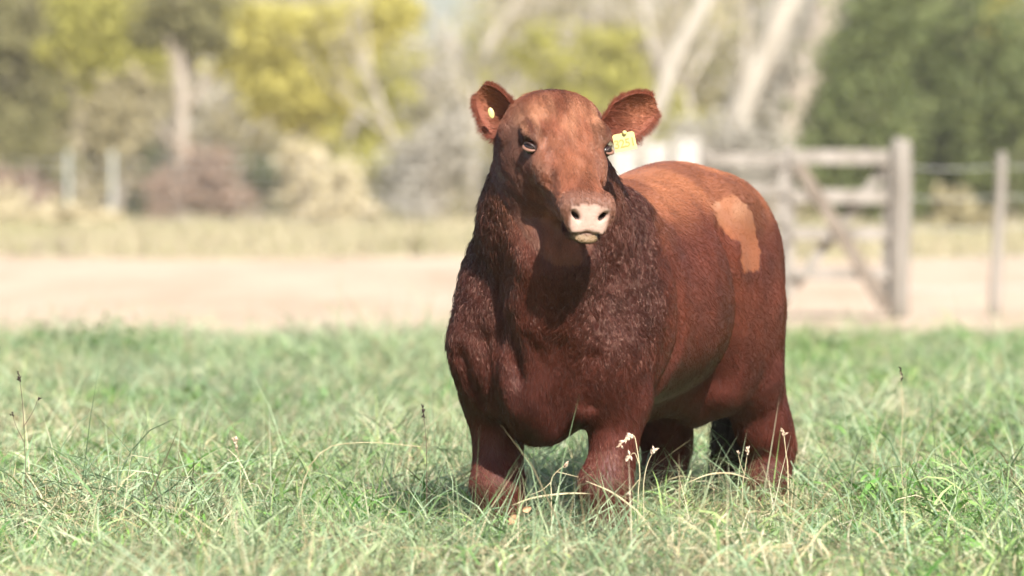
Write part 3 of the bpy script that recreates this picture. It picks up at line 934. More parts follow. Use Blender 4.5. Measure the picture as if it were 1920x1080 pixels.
def normals(V, F):
    fn = np.cross(V[F[:, 2]] - V[F[:, 0]], V[F[:, 3]] - V[F[:, 1]])
    N = np.stack([sum(np.bincount(F[:, j], weights=fn[:, k], minlength=len(V)) for j in range(4)) for k in range(3)], 1)
    return N / (np.linalg.norm(N, axis=1, keepdims=True) + 1e-12)
CLIP = [(1330, 386), (1350, 372), (1370, 366), (1395, 377), (1412, 402), (1418, 440), (1426, 490), (1425, 506), (1391, 509), (1389, 449), (1374, 446), (1360, 438), (1345, 410)]
def regions(P):
    """weights of the kinds of coat at points given in bull coordinates"""
    d = P - H0
    u, v, w = d @ HU, d @ HV, d @ HW
    head = sstep(0.32, 0.10, np.abs(u - 0.2)) * (np.linalg.norm(d - np.outer(np.clip(u, 0, 0.46), HU) + 0.09 * HW, axis=1) < 0.20)
    head = head * (u > -0.06)
    npd = nose_plane(u, v, w)
    nose = sstep(-0.014, -0.008, npd + 0.006 * (vnoise(P, 60, 3) - 0.5)) * sstep(-0.036, -0.046, w + 0.006 * (vnoise(P, 70, 31) - 0.5)) * sstep(0.056, 0.046, np.abs(v) + 0.25 * np.clip(-w - 0.085, 0, 1)) * (w > -0.112) * (u > 0.38)
    chin = sstep(0.415, 0.435, u) * sstep(-0.110, -0.116, w) * sstep(0.045, 0.030, np.abs(v)) * sstep(-0.150, -0.135, w)
    snout = sstep(0.37, 0.41, u) * sstep(-0.118, -0.110, w) * (np.abs(v) < 0.09)
    pw = b2w(P)
    px = 960 + F_PX * pw[:, 0] / pw[:, 1]; py = HORIZON + F_PX * (CAM_H - pw[:, 2]) / pw[:, 1]
    jx, jy = 8 * (vnoise(P, 50, 61) - 0.5) + 4 * (vnoise(P, 260, 63) - 0.5), 8 * (vnoise(P, 50, 62) - 0.5) + 7 * (vnoise(P, 260, 64) - 0.5)
    clip = inside(CLIP, px + jx, py + jy) & (P[:, 1] > 0.02) & (P[:, 0] < -0.45)
    # shaggy neck and breast
    bound = -0.10 + 0.10 * (vnoise(P, 7, 5) - 0.5) - 0.10 * sstep(0.95, 1.15, P[:, 2])
    curly = sstep(bound - 0.06, bound + 0.10, P[:, 0]) * sstep(0.50, 0.86, P[:, 2] + 0.10 * (vnoise(P, 9, 6) - 0.5)) * (1 - head)
    breast = np.exp(-((P[:, 1] - 0.02 - 0.20 * np.clip(P[:, 2] - 0.8, 0, 1)) / 0.10)**2) * (P[:, 0] > 0.1)
    curly = curly * (1 - 0.75 * breast)
    legs = sstep(0.62, 0.42, P[:, 2])
    hoof = P[:, 2] < 0.07
    return dict(u=u, v=v, w=w, head=head, nose=nose, chin=chin, snout=snout, clip=clip, curly=curly, breast=breast, legs=legs, hoof=hoof)
def lerpc(c, wgt, t):
    return c * (1 - wgt[:, None]) + np.array(t) * wgt[:, None]
def coat_colour(P, R):
    n1, n2 = vnoise(P, 5, 1), vnoise(P, 22, 2)
    c = np.tile(np.array([0.175, 0.045, 0.025]), (len(P), 1))
    c = lerpc(c, sstep(1.0, 1.18, P[:, 2] + 0.1 * (n1 - 0.5)) * (1 - R['head']), (0.50, 0.190, 0.090))   # sunlit back, its highlight painted into the coat
    c = lerpc(c, 0.55 * sstep(0.45, 0.75, n1) * (1 - R['head']), (0.135, 0.037, 0.024))
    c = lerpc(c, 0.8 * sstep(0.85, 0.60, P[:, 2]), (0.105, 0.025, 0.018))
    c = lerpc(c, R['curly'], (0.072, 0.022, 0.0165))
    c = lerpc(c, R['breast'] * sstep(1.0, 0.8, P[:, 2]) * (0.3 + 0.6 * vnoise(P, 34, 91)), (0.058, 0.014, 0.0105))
    c = lerpc(c, 0.85 * R['head'], (0.290, 0.100, 0.052))
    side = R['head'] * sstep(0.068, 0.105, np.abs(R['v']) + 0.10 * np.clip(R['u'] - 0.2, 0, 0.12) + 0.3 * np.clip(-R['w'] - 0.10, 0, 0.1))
    c = lerpc(c, 0.85 * side, (0.085, 0.028, 0.019))  # cheek shade painted in: sides of the face darker
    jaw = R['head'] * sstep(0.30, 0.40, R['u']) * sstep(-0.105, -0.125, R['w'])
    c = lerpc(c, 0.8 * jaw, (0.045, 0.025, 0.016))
    # painted sheen and shade: light forehead and bridge, dark brows and nose creases; own parting
    hn = vnoise(P, 30, 41); A = np.abs(R['v'])
    streak = vnoise(np.stack([R['u'] * 13, R['v'] * 60, R['w'] * 30], 1), 1.0, 42)
    fore = R['head'] * np.exp(-((R['u'] - 0.11) / 0.085)**2) * sstep(-0.05, -0.005, R['w']) * sstep(0.15, 0.85, streak)
    c = lerpc(c, 0.85 * fore, (0.56, 0.26, 0.145))
    part = R['head'] * np.exp(-((R['v'] - 0.006) / 0.006)**2) * sstep(0.16, 0.02, R['u'])
    c = lerpc(c, 0.5 * part, (0.12, 0.04, 0.025))
    brow = R['head'] * np.exp(-((R['u'] - 0.165) / 0.030)**2 - ((A - 0.085) / 0.026)**2)
    c = lerpc(c, 0.5 * brow, (0.055, 0.017, 0.011))
    crease_shade = R['head'] * np.exp(-((A - 0.062 - 0.10 * (0.24 - R['u'])) / 0.010)**2) * sstep(0.20, 0.22, R['u']) * sstep(0.33, 0.28, R['u'])
    c = lerpc(c, 0.5 * crease_shade, (0.10, 0.03, 0.022))
    bridge = R['head'] * np.exp(-((R['u'] - 0.29) / 0.06)**2 - (R['v'] / 0.04)**2)
    c = lerpc(c, 0.5 * bridge, (0.27, 0.11, 0.055))
    under = R['head'] * np.exp(-((R['u'] - 0.245) / 0.030)**2 - ((A - 0.095) / 0.025)**2)
    c = lerpc(c, 0.45 * under, (0.27, 0.11, 0.06))
    c = c * (0.78 + 0.44 * n2)[:, None]
    cl = R['clip'] * 1.0
    c = lerpc(c, cl * (0.70 + 0.25 * vnoise(P, 26, 51)), (0.33, 0.135, 0.066))
    c = lerpc(c, cl * sstep(1.08, 1.02, P[:, 2]) * 0.85, (0.30, 0.095, 0.040))
    c = lerpc(c, cl * 0.7 * sstep(1.05, 1.12, P[:, 2]) * sstep(0.4, 0.7, vnoise(P, 24, 52)), (0.42, 0.215, 0.125))
    c = lerpc(c, 0.6 * R['snout'], (0.26, 0.125, 0.085))
    c = lerpc(c, R['nose'] * (0.75 + 0.25 * vnoise(P, 140, 81)), (0.52, 0.345, 0.275))
    c = lerpc(c, R['chin'], (0.30, 0.20, 0.11))
    c = lerpc(c, R['hoof'] * 1.0, (0.04, 0.03, 0.025))
    d_eye = np.minimum(np.linalg.norm(P - hp(EYE[0], EYE[1] + 0.012, EYE[2] + 0.006), axis=1), np.linalg.norm(P - hp(EYE[0], -EYE[1] - 0.012, EYE[2] + 0.006), axis=1))
    c = lerpc(c, 0.7 * sstep(0.034, 0.022, d_eye), (0.17, 0.075, 0.055))
    for s in (-1, 1):
        dn = P - hp(0.455, s * 0.036, -0.062)
        c = lerpc(c, (np.linalg.norm(dn, axis=1) < 0.030) * sstep(-0.004, -0.007, nose_plane(R['u'], R['v'], R['w'])) * (np.abs(dn @ (HV * s * 0.72 + NPU * 0.69)) < 0.022) * (np.abs(dn @ np.cross(NPN, HV * s * 0.72 + NPU * 0.69)) < 0.010), (0.02, 0.010, 0.008))
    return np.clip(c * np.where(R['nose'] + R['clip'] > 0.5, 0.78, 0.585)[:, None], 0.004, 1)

# ---- materials
def attr_mat(name, attr, rough, spec, bump=None):
    m = Mat(name, rough, spec)
    at = m.n('ShaderNodeAttribute', attribute_name=attr)
    m.base(at.outputs['Color'])
    if bump:
        m.bump(m.noise(bump, 3), 0.35, 0.004)
    return m.m
hide_mat = attr_mat('bull_hide', 'coat_colour', 0.55, 0.3, 160)
fur_m = Mat('bull_fur', 0.36, 0.50)
fur_m.base(fur_m.n('ShaderNodeAttribute', attribute_name='fur_colour').outputs['Color'])
fur_m.b.inputs['Specular Tint'].default_value = (1.0, 0.66, 0.50, 1)
fur_mat = fur_m.m

bull = empty('bull', tuple(BO))
tag(bull, 'stocky red brown young bull standing in the grass, facing the camera', 'bull')
BN = normals(BV, BF)
BR = regions(BV)
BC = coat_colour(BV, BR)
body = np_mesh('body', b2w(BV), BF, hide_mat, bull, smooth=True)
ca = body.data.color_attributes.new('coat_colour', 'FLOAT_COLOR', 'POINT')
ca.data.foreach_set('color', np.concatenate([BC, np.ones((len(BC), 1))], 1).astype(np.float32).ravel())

rng = np.random.default_rng(7)
def make_hair(name, roots, dirs, radius, colours, mat, parent, tip=0.25):
    """roots (n,3); dirs (n,k,3): the points of each strand; world coordinates"""
    n, k, _ = dirs.shape
    cv = bpy.data.hair_curves.new(name)
    cv.add_curves([k] * n)
    cv.attributes['position'].data.foreach_set('vector', np.ascontiguousarray(dirs, np.float32).ravel())
    ra = cv.attributes.get('radius') or cv.attributes.new('radius', 'FLOAT', 'POINT')
    prof = np.linspace(1, tip, k)
    ra.data.foreach_set('value', (np.outer(radius, prof)).astype(np.float32).ravel())
    fc = cv.attributes.new('fur_colour', 'FLOAT_COLOR', 'CURVE')
    fc.data.foreach_set('color', np.concatenate([colours, np.ones((n, 1))], 1).astype(np.float32).ravel())
    cv.materials.append(mat)
    o = bpy.data.objects.new(name, cv)
    col.objects.link(o)
    o.parent = parent
    o.location = -world_origin(parent)
    return o

def unit(a):
    return a / (np.linalg.norm(a, axis=1, keepdims=True) + 1e-9)

def grow_coat(count):
    fa = 0.5 * np.linalg.norm(np.cross(BV[BF[:, 2]] - BV[BF[:, 0]], BV[BF[:, 3]] - BV[BF[:, 1]]), axis=1)
    head_f = BR['head'][BF[:, 0]]; low_f = BV[BF[:, 0], 2] < 0.25
    wgt = fa * (1 + 3.2 * head_f + 0.8 * BR['curly'][BF[:, 0]]) * np.where(low_f, 0.3, 1) * (BR['nose'][BF[:, 0]] < 0.5)
    fi = rng.choice(len(BF), count, p=wgt / wgt.sum())
    s, t = rng.random(count)[:, None], rng.random(count)[:, None]
    q = BF[fi]
    bl = [(1 - s) * (1 - t), s * (1 - t), s * t, (1 - s) * t]
    P = sum(b * BV[q[:, j]] for j, b in enumerate(bl))
    N = unit(sum(b * BN[q[:, j]] for j, b in enumerate(bl)))
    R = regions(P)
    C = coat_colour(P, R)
    # lie of the coat
    F = np.tile(np.array([-0.75, 0.0, -0.65]), (count, 1))
    F = lerpc(F, R['legs'], (-0.25, 0, -1.0))
    F = lerpc(F, np.clip(R['curly'] + R['breast'], 0, 1), (-0.25, 0.0, -0.95))
    hd = HU[None] * 0.9 + HV[None] * (R['v'] * 5)[:, None] - HW[None] * 0.25
    F = F * (1 - R['head'][:, None]) + hd * R['head'][:, None]
    B = np.cross(N, unit(F))
    n1, n2, n3 = vnoise(P, 16, 11) - 0.5, vnoise(P, 45, 12) - 0.5, vnoise(P, 150, 15) - 0.5
    swirl = (0.45 * n1 + 0.30 * n2) + R['curly'] * (1.2 * n2 + 3.2 * n3) + rng.normal(0, 0.18, count)
    F = unit(F - (np.sum(F * N, 1, keepdims=True)) * N)
    B = np.cross(N, F)
    F = F * np.cos(swirl)[:, None] + B * np.sin(swirl)[:, None]
    L = 0.012 + 0.006 * R['curly'] - 0.001 * R['head'] + 0.006 * R['legs']
    L = L * np.where(rng.random(count) < 0.06 * (1 - R['head']), 1.9, 1.0)
    L = np.where(R['clip'], 0.007, L) * rng.uniform(0.7, 1.25, count)
    L = np.where((R['chin'] > 0.3), 0.006, L) * (1 - 0.55 * R['snout'])
    d_eye = np.minimum(np.linalg.norm(P - hp(EYE[0], EYE[1] + 0.012, EYE[2] + 0.006), axis=1), np.linalg.norm(P - hp(EYE[0], -EYE[1] - 0.012, EYE[2] + 0.006), axis=1))
    L *= sstep(0.014, 0.05, d_eye) * 0.85 + 0.15
    keep = (R['nose'] < 0.3) & (d_eye > 0.017) & ~R['hoof']
    # tufts standing proud give the shaggy relief
    lift = 0.22 + 0.10 * rng.random(count) + R['curly'] * (0.18 + 0.6 * (vnoise(P, 95, 13) - 0.5)) - 0.02 * R['head'] + 0.35 * R['head'] * (vnoise(np.stack([R['u'] * 22, R['v'] * 90, R['w'] * 60], 1), 1.0, 72) - 0.5)
    lift = np.clip(lift, 0.08, 1.0)
    k = 4
    pts = np.zeros((count, k, 3))
    for j in range(k):
        x = j / (k - 1)
        pts[:, j] = P + F * (L * x)[:, None] + N * (L * (lift * 1.25 * (x - 0.55 * x * x * (1 + 0.4 * R['curly']))))[:, None] - N * 0.001
    var = rng.uniform(0.75, 1.3, count) * (0.85 + 0.3 * vnoise(P, 45, 14)) * np.where(R['head'] > 0.5, 0.72 + 0.56 * vnoise(np.stack([R['u'] * 16, R['v'] * 110, R['w'] * 60], 1), 1.0, 71), 1)
    C = C * var[:, None]
    # a few strands painted paler as glints
    C = np.where((rng.random(count) < 0.015 * (1 - R['head']))[:, None], C * 1.6 + 0.02, C)
    rad = np.where(R['curly'] > 0.5, 0.00075, 0.00062) * rng.uniform(0.8, 1.3, count)
    pts, C, rad = pts[keep], np.clip(C[keep], 0, 1), rad[keep]
    wpts = b2w(pts.reshape(-1, 3)).reshape(pts.shape)
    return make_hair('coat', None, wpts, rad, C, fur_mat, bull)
coat = grow_coat(FUR_COUNT)

# ---- eyes
eye_m = Mat('bull_eye', 0.06, 0.6).base((0.018, 0.009, 0.007)).m
lid_m = Mat('bull_eyelid', 0.5, 0.3).base((0.20, 0.10, 0.07)).m
rim_m = Mat('bull_eye_rim', 0.4, 0.4).base((0.03, 0.016, 0.013)).m
def ball(name, c, r, mat, parent, axes=np.eye(3), nu=20, nv=12):
    V, F = [], []
    for i in range(nv + 1):
        th = math.pi * i / nv
        for j in range(nu):
            ph = 2 * math.pi * j / nu
            q = np.array([math.sin(th) * math.cos(ph) * r[0], math.sin(th) * math.sin(ph) * r[1], math.cos(th) * r[2]])
            V.append(np.array(c) + q @ np.array(axes))
    for i in range(nv):
        for j in range(nu):
            F.append((i * nu + j, (i + 1) * nu + j, (i + 1) * nu + (j + 1) % nu, i * nu + (j + 1) % nu))
    return np_mesh(name, np.array(V), np.array(F), mat, parent, smooth=True)
def world_dir(d):
    return d[0] * HX + d[1] * LX + d[2] * UP
WU, WV, WW = world_dir(HU), world_dir(HV), world_dir(HW)
for s in (-1, 1):
    c = b2w(hp(EYE[0], s * EYE[1], EYE[2]))[0]
    look = WV * s * 0.78 + WW * 0.46 + WU * 0.42; look /= np.linalg.norm(look)
    lon = -s * WV * 0.8 + WU * 0.55; lon -= look * (lon @ look); lon /= np.linalg.norm(lon)
    hgt = np.cross(look, lon) * -s
    if hgt @ WW < 0:
        hgt = -hgt
    eye = ball('eye', c, (0.0215, 0.0175, 0.0205), eye_m, bull, (lon, hgt, look))
    for nm, sgn, mt in (('upper_eyelid', 1, rim_m), ('lower_eyelid', -1, lid_m)):
        path, rr = [], []
        for i in range(11):
            th = math.pi * i / 10
            q = np.array([-0.0195 * math.cos(th), sgn * (0.0085 if sgn > 0 else 0.0080) * math.sin(th)])
            z = math.sqrt(max(0.0, 1 - (q[0] / 0.022)**2 - (q[1] / 0.0185)**2)) * 0.0205 + 0.0015
            path.append(c + lon * q[0] + hgt * q[1] + look * z)
            rr.append(0.0018 + (0.0016 if sgn > 0 else 0.0026) * math.sin(th))
        tube_obj(nm, path, rr, mt, eye)

# ---- ears
ear_out = attr_mat('bull_ear', 'coat_colour', 0.7, 0.2, 200)
def make_ear(base, tip, nrm, w0, cup, seed, length_in=0.02):
    base, tip = np.array(base), np.array(tip)
    ax = tip - base; L = np.linalg.norm(ax); ax /= L
    nrm = np.array(nrm, float); nrm -= ax * (nrm @ ax); nrm /= np.linalg.norm(nrm)
    sd = np.cross(nrm, ax)
    ns, nt = 22, 17
    def surf(s, t, off):
        prof = (0.62 + 0.38 * math.sin(math.pi * min(1, s / 0.55) * 0.5)) * math.sqrt(max(0.0, 1 - (max(0, s - 0.45) / 0.565)**2))
        hw = w0 * prof + 0.0015
        roll = cup * (1 - 0.45 * s)
        y = t * hw
        z = -roll * (1 - t * t) * min(1, prof * prof * 1.3) + 0.012 * math.sin(2.6 * s) * (t if seed else -t) - 0.01 * s * s
        base_close = max(0, 1 - s / 0.3)
        z += base_close * 0.012 * abs(t)
        return base + ax * (s * L - 0.012) + sd * y * (1 - 0.30 * base_close) + nrm * (z + off)
    V, C = [], []
    for layer, off in ((0, 0.0), (1, -0.007)):
        for i in range(ns + 1):
            for j in range(nt + 1):
                s, t = i / ns, -1 + 2 * j / nt
                o = off * max(0.15, 1 - t**4)
                V.append(surf(s, t, o))
                inner = (1 - abs(t)**2) * min(1, max(0, s - 0.15) * 2.0) if layer == 0 else 0  # paler middle of the ear; its base darkened as painted shade
                dark, lite = np.array([0.15, 0.042, 0.026]), np.array([0.30, 0.105, 0.055])
                C.append(dark * (1 - inner) + lite * inner)
    F = []
    m = (nt + 1); half = (ns + 1) * m
    for i in range(ns):
        for j in range(nt):
            a0 = i * m + j
            F.append((a0, a0 + 1, a0 + m + 1, a0 + m))
            F.append((half + a0, half + a0 + m, half + a0 + m + 1, half + a0 + 1))
        for j in (0, nt):
            a0 = i * m + j
            f = (a0, a0 + m, half + a0 + m, half + a0)
            F.append(f if j == 0 else f[::-1])
    for j in range(nt):
        a0 = ns * m + j
        F.append((a0, a0 + 1, half + a0 + 1, half + a0))
    V, C = np.array(V), np.array(C)
    o = np_mesh('ear', V, np.array(F), ear_out, bull, smooth=True)
    q = o.data.color_attributes.new('coat_colour', 'FLOAT_COLOR', 'POINT')
    q.data.foreach_set('color', np.concatenate([C, np.ones((len(C), 1))], 1).astype(np.float32).ravel())
    # hair of the ear: short outside, longer and pale inside, fringe along the lower rim
    K = 9000
    S = rng.random(K) * 0.98; T = rng.uniform(-1, 1, K); lay = rng.random(K) < 0.5
    T = np.where(rng.random(K) < 0.3, np.sign(T) * rng.uniform(0.85, 1, K), T)
    R0 = np.array([surf(a_, b_, -0.007 * max(0.15, 1 - b_**4) if l_ else 0.0) for a_, b_, l_ in zip(S, T, lay)])
    nn = np.where(lay[:, None], -nrm, nrm)
    rim = np.abs(T)**6
    D = ax * 0.8 + sd * (T * (0.35 + 1.2 * rim))[:, None] + nn * (0.35 * (1 - rim))[:, None] + rng.normal(0, 0.28, (K, 3))
    D = unit(D)
    Ln = np.where(lay, 0.009, 0.012) * rng.uniform(0.6, 1.3, K) + 0.007 * rim + np.where(~lay, 0.008 * (S < 0.5), 0)
    pts = np.stack([R0 + D * (Ln * x)[:, None] + np.array([0, 0, -0.25]) * (Ln * x * x)[:, None] for x in (0, 0.5, 1)], 1)
    inner = (1 - np.abs(T)**1.5) * (~lay) * np.minimum(1, np.maximum(0, S - 0.15) * 2.0)  # hair at the ear base left dark too, shade put into its colour
    hc = lerpc(np.tile(np.array([0.17, 0.047, 0.028]), (K, 1)), inner, (0.32, 0.12, 0.065)) * rng.uniform(0.7, 1.3, K)[:, None]
    h = make_hair('ear_hair', None, pts, np.full(K, 0.0005), hc, fur_mat, o)
    return o, surf
eb = lambda px, py, Y: np.array(W(px, py, Y))
ear_r, surf_r = make_ear(eb(956, 250, 14.66), eb(891, 160, 14.70), (-0.6, -1, 0.05), 0.054, 0.050, 0)
ear_l, surf_l = make_ear(eb(1140, 240, 14.62), eb(1240, 190, 14.66), (0.45, -1, -0.05), 0.056, 0.048, 1)

# ---- ear tags
tag_m = Mat('yellow_tag_plastic', 0.35, 0.4).base((0.52, 0.44, 0.17)).m
ink_m = Mat('tag_ink', 0.6, 0.2).base((0.34, 0.25, 0.08)).m
def plate(name, c, ex, ey, w, h, th, mat, parent, loc, cut=0.25):
    ex = np.array(ex, float); ex /= np.linalg.norm(ex)
    ey = np.array(ey, float); ey -= ex * (ey @ ex); ey /= np.linalg.norm(ey)
    en = np.cross(ex, ey)
    out = [(-0.5, -0.5), (0.5, -0.5), (0.5, 0.42), (0.42, 0.5), (-0.42, 0.5), (-0.5, 0.42)]
    V = [np.array(c) + ex * x * w + ey * y * h + en * z for z in (-th / 2, th / 2) for x, y in out]
    n = len(out)
    F = [tuple(range(n))[::-1], tuple(range(n, 2 * n))] + [(i, (i + 1) % n, n + (i + 1) % n, n + i) for i in range(n)]
    o = mesh_obj(name, V, F, mat, parent)
    return o, ex, ey, en
neg = tuple(-x for x in bull.location)
tc = eb(1171, 266, 14.585)
etag, ex, ey, en = plate('ear_tag', tc, (1, 0.10, 0.20), (-0.20, 0, 1), 0.057, 0.046, 0.003, tag_m, bull, neg)
etag['label'] = 'yellow plastic ear tag with a printed number'
ball('stud', eb(1171, 249, 14.58), (0.006, 0.006, 0.006), tag_m, etag)
fc = bpy.data.curves.new('tag_number', 'FONT')
fc.body = '3251'
fc.align_x = 'CENTER'; fc.align_y = 'CENTER'
fc.size = 0.030; fc.space_character = 0.92; fc.offset = 0.0006; fc.extrude = 0.0003
fc.materials.append(ink_m)
fo = bpy.data.objects.new('tag_number', fc)
col.objects.link(fo)
en_c = en if en[1] < 0 else -en
rot = Matrix((Vector(ex), Vector(ey), Vector(np.cross(ex, ey)))).transposed()
if rot.col[2][1] > 0:
    rot = Matrix((Vector(-ex), Vector(ey), Vector(np.cross(-ex, ey)))).transposed()
dg = bpy.context.evaluated_depsgraph_get()
tm = bpy.data.meshes.new_from_object(fo.evaluated_get(dg))
tm.materials.clear(); tm.materials.append(ink_m)
bpy.data.objects.remove(fo)
fo = bpy.data.objects.new('tag_number', tm)
col.objects.link(fo)
fo.parent = etag
fo.matrix_parent_inverse = Matrix.Identity(4)
fo.matrix_basis = Matrix.Translation(Vector(tc + en_c * 0.0024 - ey * 0.004) ) @ rot.to_4x4()
btag = ball('ear_button', eb(921, 212, 14.655), (0.008, 0.004, 0.0145), tag_m, bull, ((0.97, 0, 0.25), (0, 1, 0), (-0.25, 0, 0.97)))
btag['label'] = 'small yellow button tag inside the ear'

# ---- tail switch: long dark hair
K = 2600
rt = np.stack([-1.475 + rng.normal(0, 0.014, K), -0.02 + rng.normal(0, 0.014, K), rng.uniform(0.44, 0.66, K)], 1)
ph = rng.uniform(0, 6.28, K); sp = rng.uniform(0.01, 0.055, K); ln = rng.uniform(0.18, 0.34, K)
pts = []
for x in np.linspace(0, 1, 6):
    bulge = np.sin(x * 2.4) * sp
    pts.append(rt + np.stack([np.cos(ph) * bulge, np.sin(ph) * bulge - 0.0 * x, -ln * x], 1))
pts = np.stack(pts, 1)
pts[:, :, 2] = np.maximum(pts[:, :, 2], 0.2)
switch = make_hair('tail_switch', None, b2w(pts.reshape(-1, 3)).reshape(pts.shape), np.full(K, 0.0011),
                   np.tile(np.array([0.018, 0.012, 0.010]), (K, 1)) * rng.uniform(0.6, 2, K)[:, None], fur_mat, bull)
switch['label'] = 'blackish switch of long hair at the tail end'
# ================================================================== PASTURE GRASS
GR = np.random.default_rng(21)
def blade_mat(name, stops, rough=0.55, spec=0.35, through=0.30):
    m = Mat(name, rough, spec)
    ge = m.n('ShaderNodeNewGeometry')
    oi = m.n('ShaderNodeObjectInfo')
    c = m.ramp(ge.outputs['Random Per Island'], stops)
    tint = m.ramp(oi.outputs['Random'], [(0, (0.70, 0.82, 0.82)), (0.5, (1, 1, 1)), (1, (1.12, 1.06, 0.95))])
    m.leafy(m.mix(1.0, c, tint, 'MULTIPLY'), through)
    return m.m
G_GREEN = blade_mat('green_blades', [(0.0, (0.081, 0.159, 0.043)), (0.35, (0.166, 0.281, 0.082)), (0.75, (0.269, 0.391, 0.133)), (1.0, (0.409, 0.489, 0.206))])
G_BLUE = blade_mat('grey_green_blades', [(0.0, (0.122, 0.179, 0.087)), (0.5, (0.255, 0.345, 0.176)), (1.0, (0.463, 0.537, 0.338))])
G_DRY = blade_mat('straw_blades', [(0.0, (0.187, 0.143, 0.083)), (0.4, (0.396, 0.330, 0.187)), (0.8, (0.572, 0.506, 0.319)), (1.0, (0.726, 0.660, 0.484))])
G_LEAF = blade_mat('clover_leaves', [(0.0, (0.052, 0.142, 0.024)), (0.5, (0.104, 0.250, 0.043)), (1.0, (0.208, 0.380, 0.086))])
def patch(name, spec, rad=0.30):
    """one patch of sward; spec: list of (material, blades, length, bend, width, tilt, share of blades that spring from a stem)"""
    VV, FF, MM = [], [], []; base = 0; SEG = 4
    mats = []
    for (mat, n, hgt, bend, width, tilt, aloft) in spec:
        if mat not in mats:
            mats.append(mat)
        mi = mats.index(mat)
        # blades stand in small clumps
        nc = max(6, n // 28)
        ca, cr = GR.uniform(0, 6.283, nc), rad * np.sqrt(GR.random(nc))
        ch = GR.uniform(0.65, 1.15, nc); cd = GR.uniform(0, 6.283, nc)
        ci = GR.integers(0, nc, n)
        p = np.stack([cr[ci] * np.cos(ca[ci]), cr[ci] * np.sin(ca[ci]), np.zeros(n)], 1)
        p[:, :2] += GR.normal(0, 0.045, (n, 2))
        up = GR.random(n) < aloft
        p[:, 2] = np.where(up, GR.uniform(0.05, 0.27, n), 0)
        L = hgt * GR.uniform(0.45, 1.15, n) * ch[ci] * np.where(up, 0.42, 1.0)
        da = np.where(GR.random(n) < 0.5, cd[ci] + GR.normal(0, 0.7, n), GR.uniform(0, 6.283, n))
        dh = np.stack([np.cos(da), np.sin(da), np.zeros(n)], 1)
        th0 = np.abs(GR.normal(tilt, tilt * 0.8, n)) + np.where(up, 0.5, 0)
        bd = np.abs(GR.normal(bend, bend * 0.45, n))
        wd = width * GR.uniform(0.6, 1.4, n)
        tw = GR.uniform(-0.9, 0.9, n)
        sd = np.stack([-np.sin(da + tw), np.cos(da + tw), 0.5 * np.sin(tw * 2)], 1)
        rows = []
        q = p.copy()
        side = GR.normal(0, 0.35, n)
        for k in range(SEG + 1):
            t = k / SEG
            w = (wd * (1 - t**2.2) * (0.75 + 0.7 * t * (1 - t)) + 0.0003)[:, None]
            rows.append((q - sd * w / 2, q + sd * w / 2))
            th = th0 + bd * t**1.2
            dd = np.stack([np.cos(da + side * t), np.sin(da + side * t), np.zeros(n)], 1)
            q = q + (dd * np.sin(th)[:, None] + np.array([0, 0, 1.0]) * np.cos(th)[:, None]) * (L / SEG)[:, None]
            q[:, 2] = np.maximum(q[:, 2], 0.012)
        V = np.stack([x for k in range(SEG) for x in rows[k]] + [0.5 * (rows[SEG][0] + rows[SEG][1])], 1)       # n, 2*SEG+1, 3
        m = 2 * SEG + 1
        o = base + np.arange(n)[:, None] * m
        for k in range(SEG - 1):
            FF += [tuple(x) for x in (o + np.array([2 * k, 2 * k + 1, 2 * k + 3, 2 * k + 2]))]
            MM += [mi] * n
        FF += [tuple(x) for x in (o + np.array([2 * SEG - 2, 2 * SEG - 1, 2 * SEG]))]
        MM += [mi] * n
        VV.append(V.reshape(-1, 3)); base += n * m
    me = bpy.data.meshes.new(name)
    me.from_pydata(np.concatenate(VV).tolist(), [], FF)
    for m_ in mats:
        me.materials.append(m_)
    me.polygons.foreach_set('material_index', MM)
    me.update()
    return bpy.data.objects.new(name, me)
lib = bpy.data.collections.new('grass_library')
kinds = []
def add(o):
    o.name = 'patch_%02d' % len(kinds)
    lib.objects.link(o); kinds.append(o)
for i in range(4):      # 0-3 green sward
    add(patch('t', [(G_GREEN, 750, 0.38, 1.7, 0.0052, 0.40, 0.5), (G_BLUE, 560, 0.42, 1.9, 0.0046, 0.40, 0.45), (G_LEAF, 160, 0.30, 1.3, 0.0085, 0.5, 0.7), (G_DRY, 420, 0.42, 2.0, 0.0032, 0.55, 0.55)]))
for i in range(4):      # 4-7 long arching grey green
    add(patch('t', [(G_BLUE, 950, 0.52, 2.1, 0.0043, 0.50, 0.42), (G_GREEN, 280, 0.40, 1.6, 0.0046, 0.4, 0.5), (G_DRY, 620, 0.50, 2.2, 0.0031, 0.55, 0.5)]))
for i in range(3):      # 8-10 straw
    add(patch('t', [(G_DRY, 1100, 0.44, 2.2, 0.0032, 0.6, 0.5), (G_BLUE, 380, 0.44, 1.8, 0.0042, 0.45, 0.5), (G_GREEN, 150, 0.36, 1.6, 0.005, 0.4, 0.5)]))
for i in range(2):      # 11-12 leafy green
    add(patch('t', [(G_LEAF, 800, 0.30, 1.5, 0.0095, 0.6, 0.7), (G_GREEN, 600, 0.40, 1.5, 0.0055, 0.4, 0.5), (G_DRY, 120, 0.40, 1.8, 0.0036, 0.5, 0.5)]))
def value_noise2(X, Y, sc, seed):
    return vnoise(np.stack([X, Y, np.full_like(X, 0.37)], 1), sc, seed)
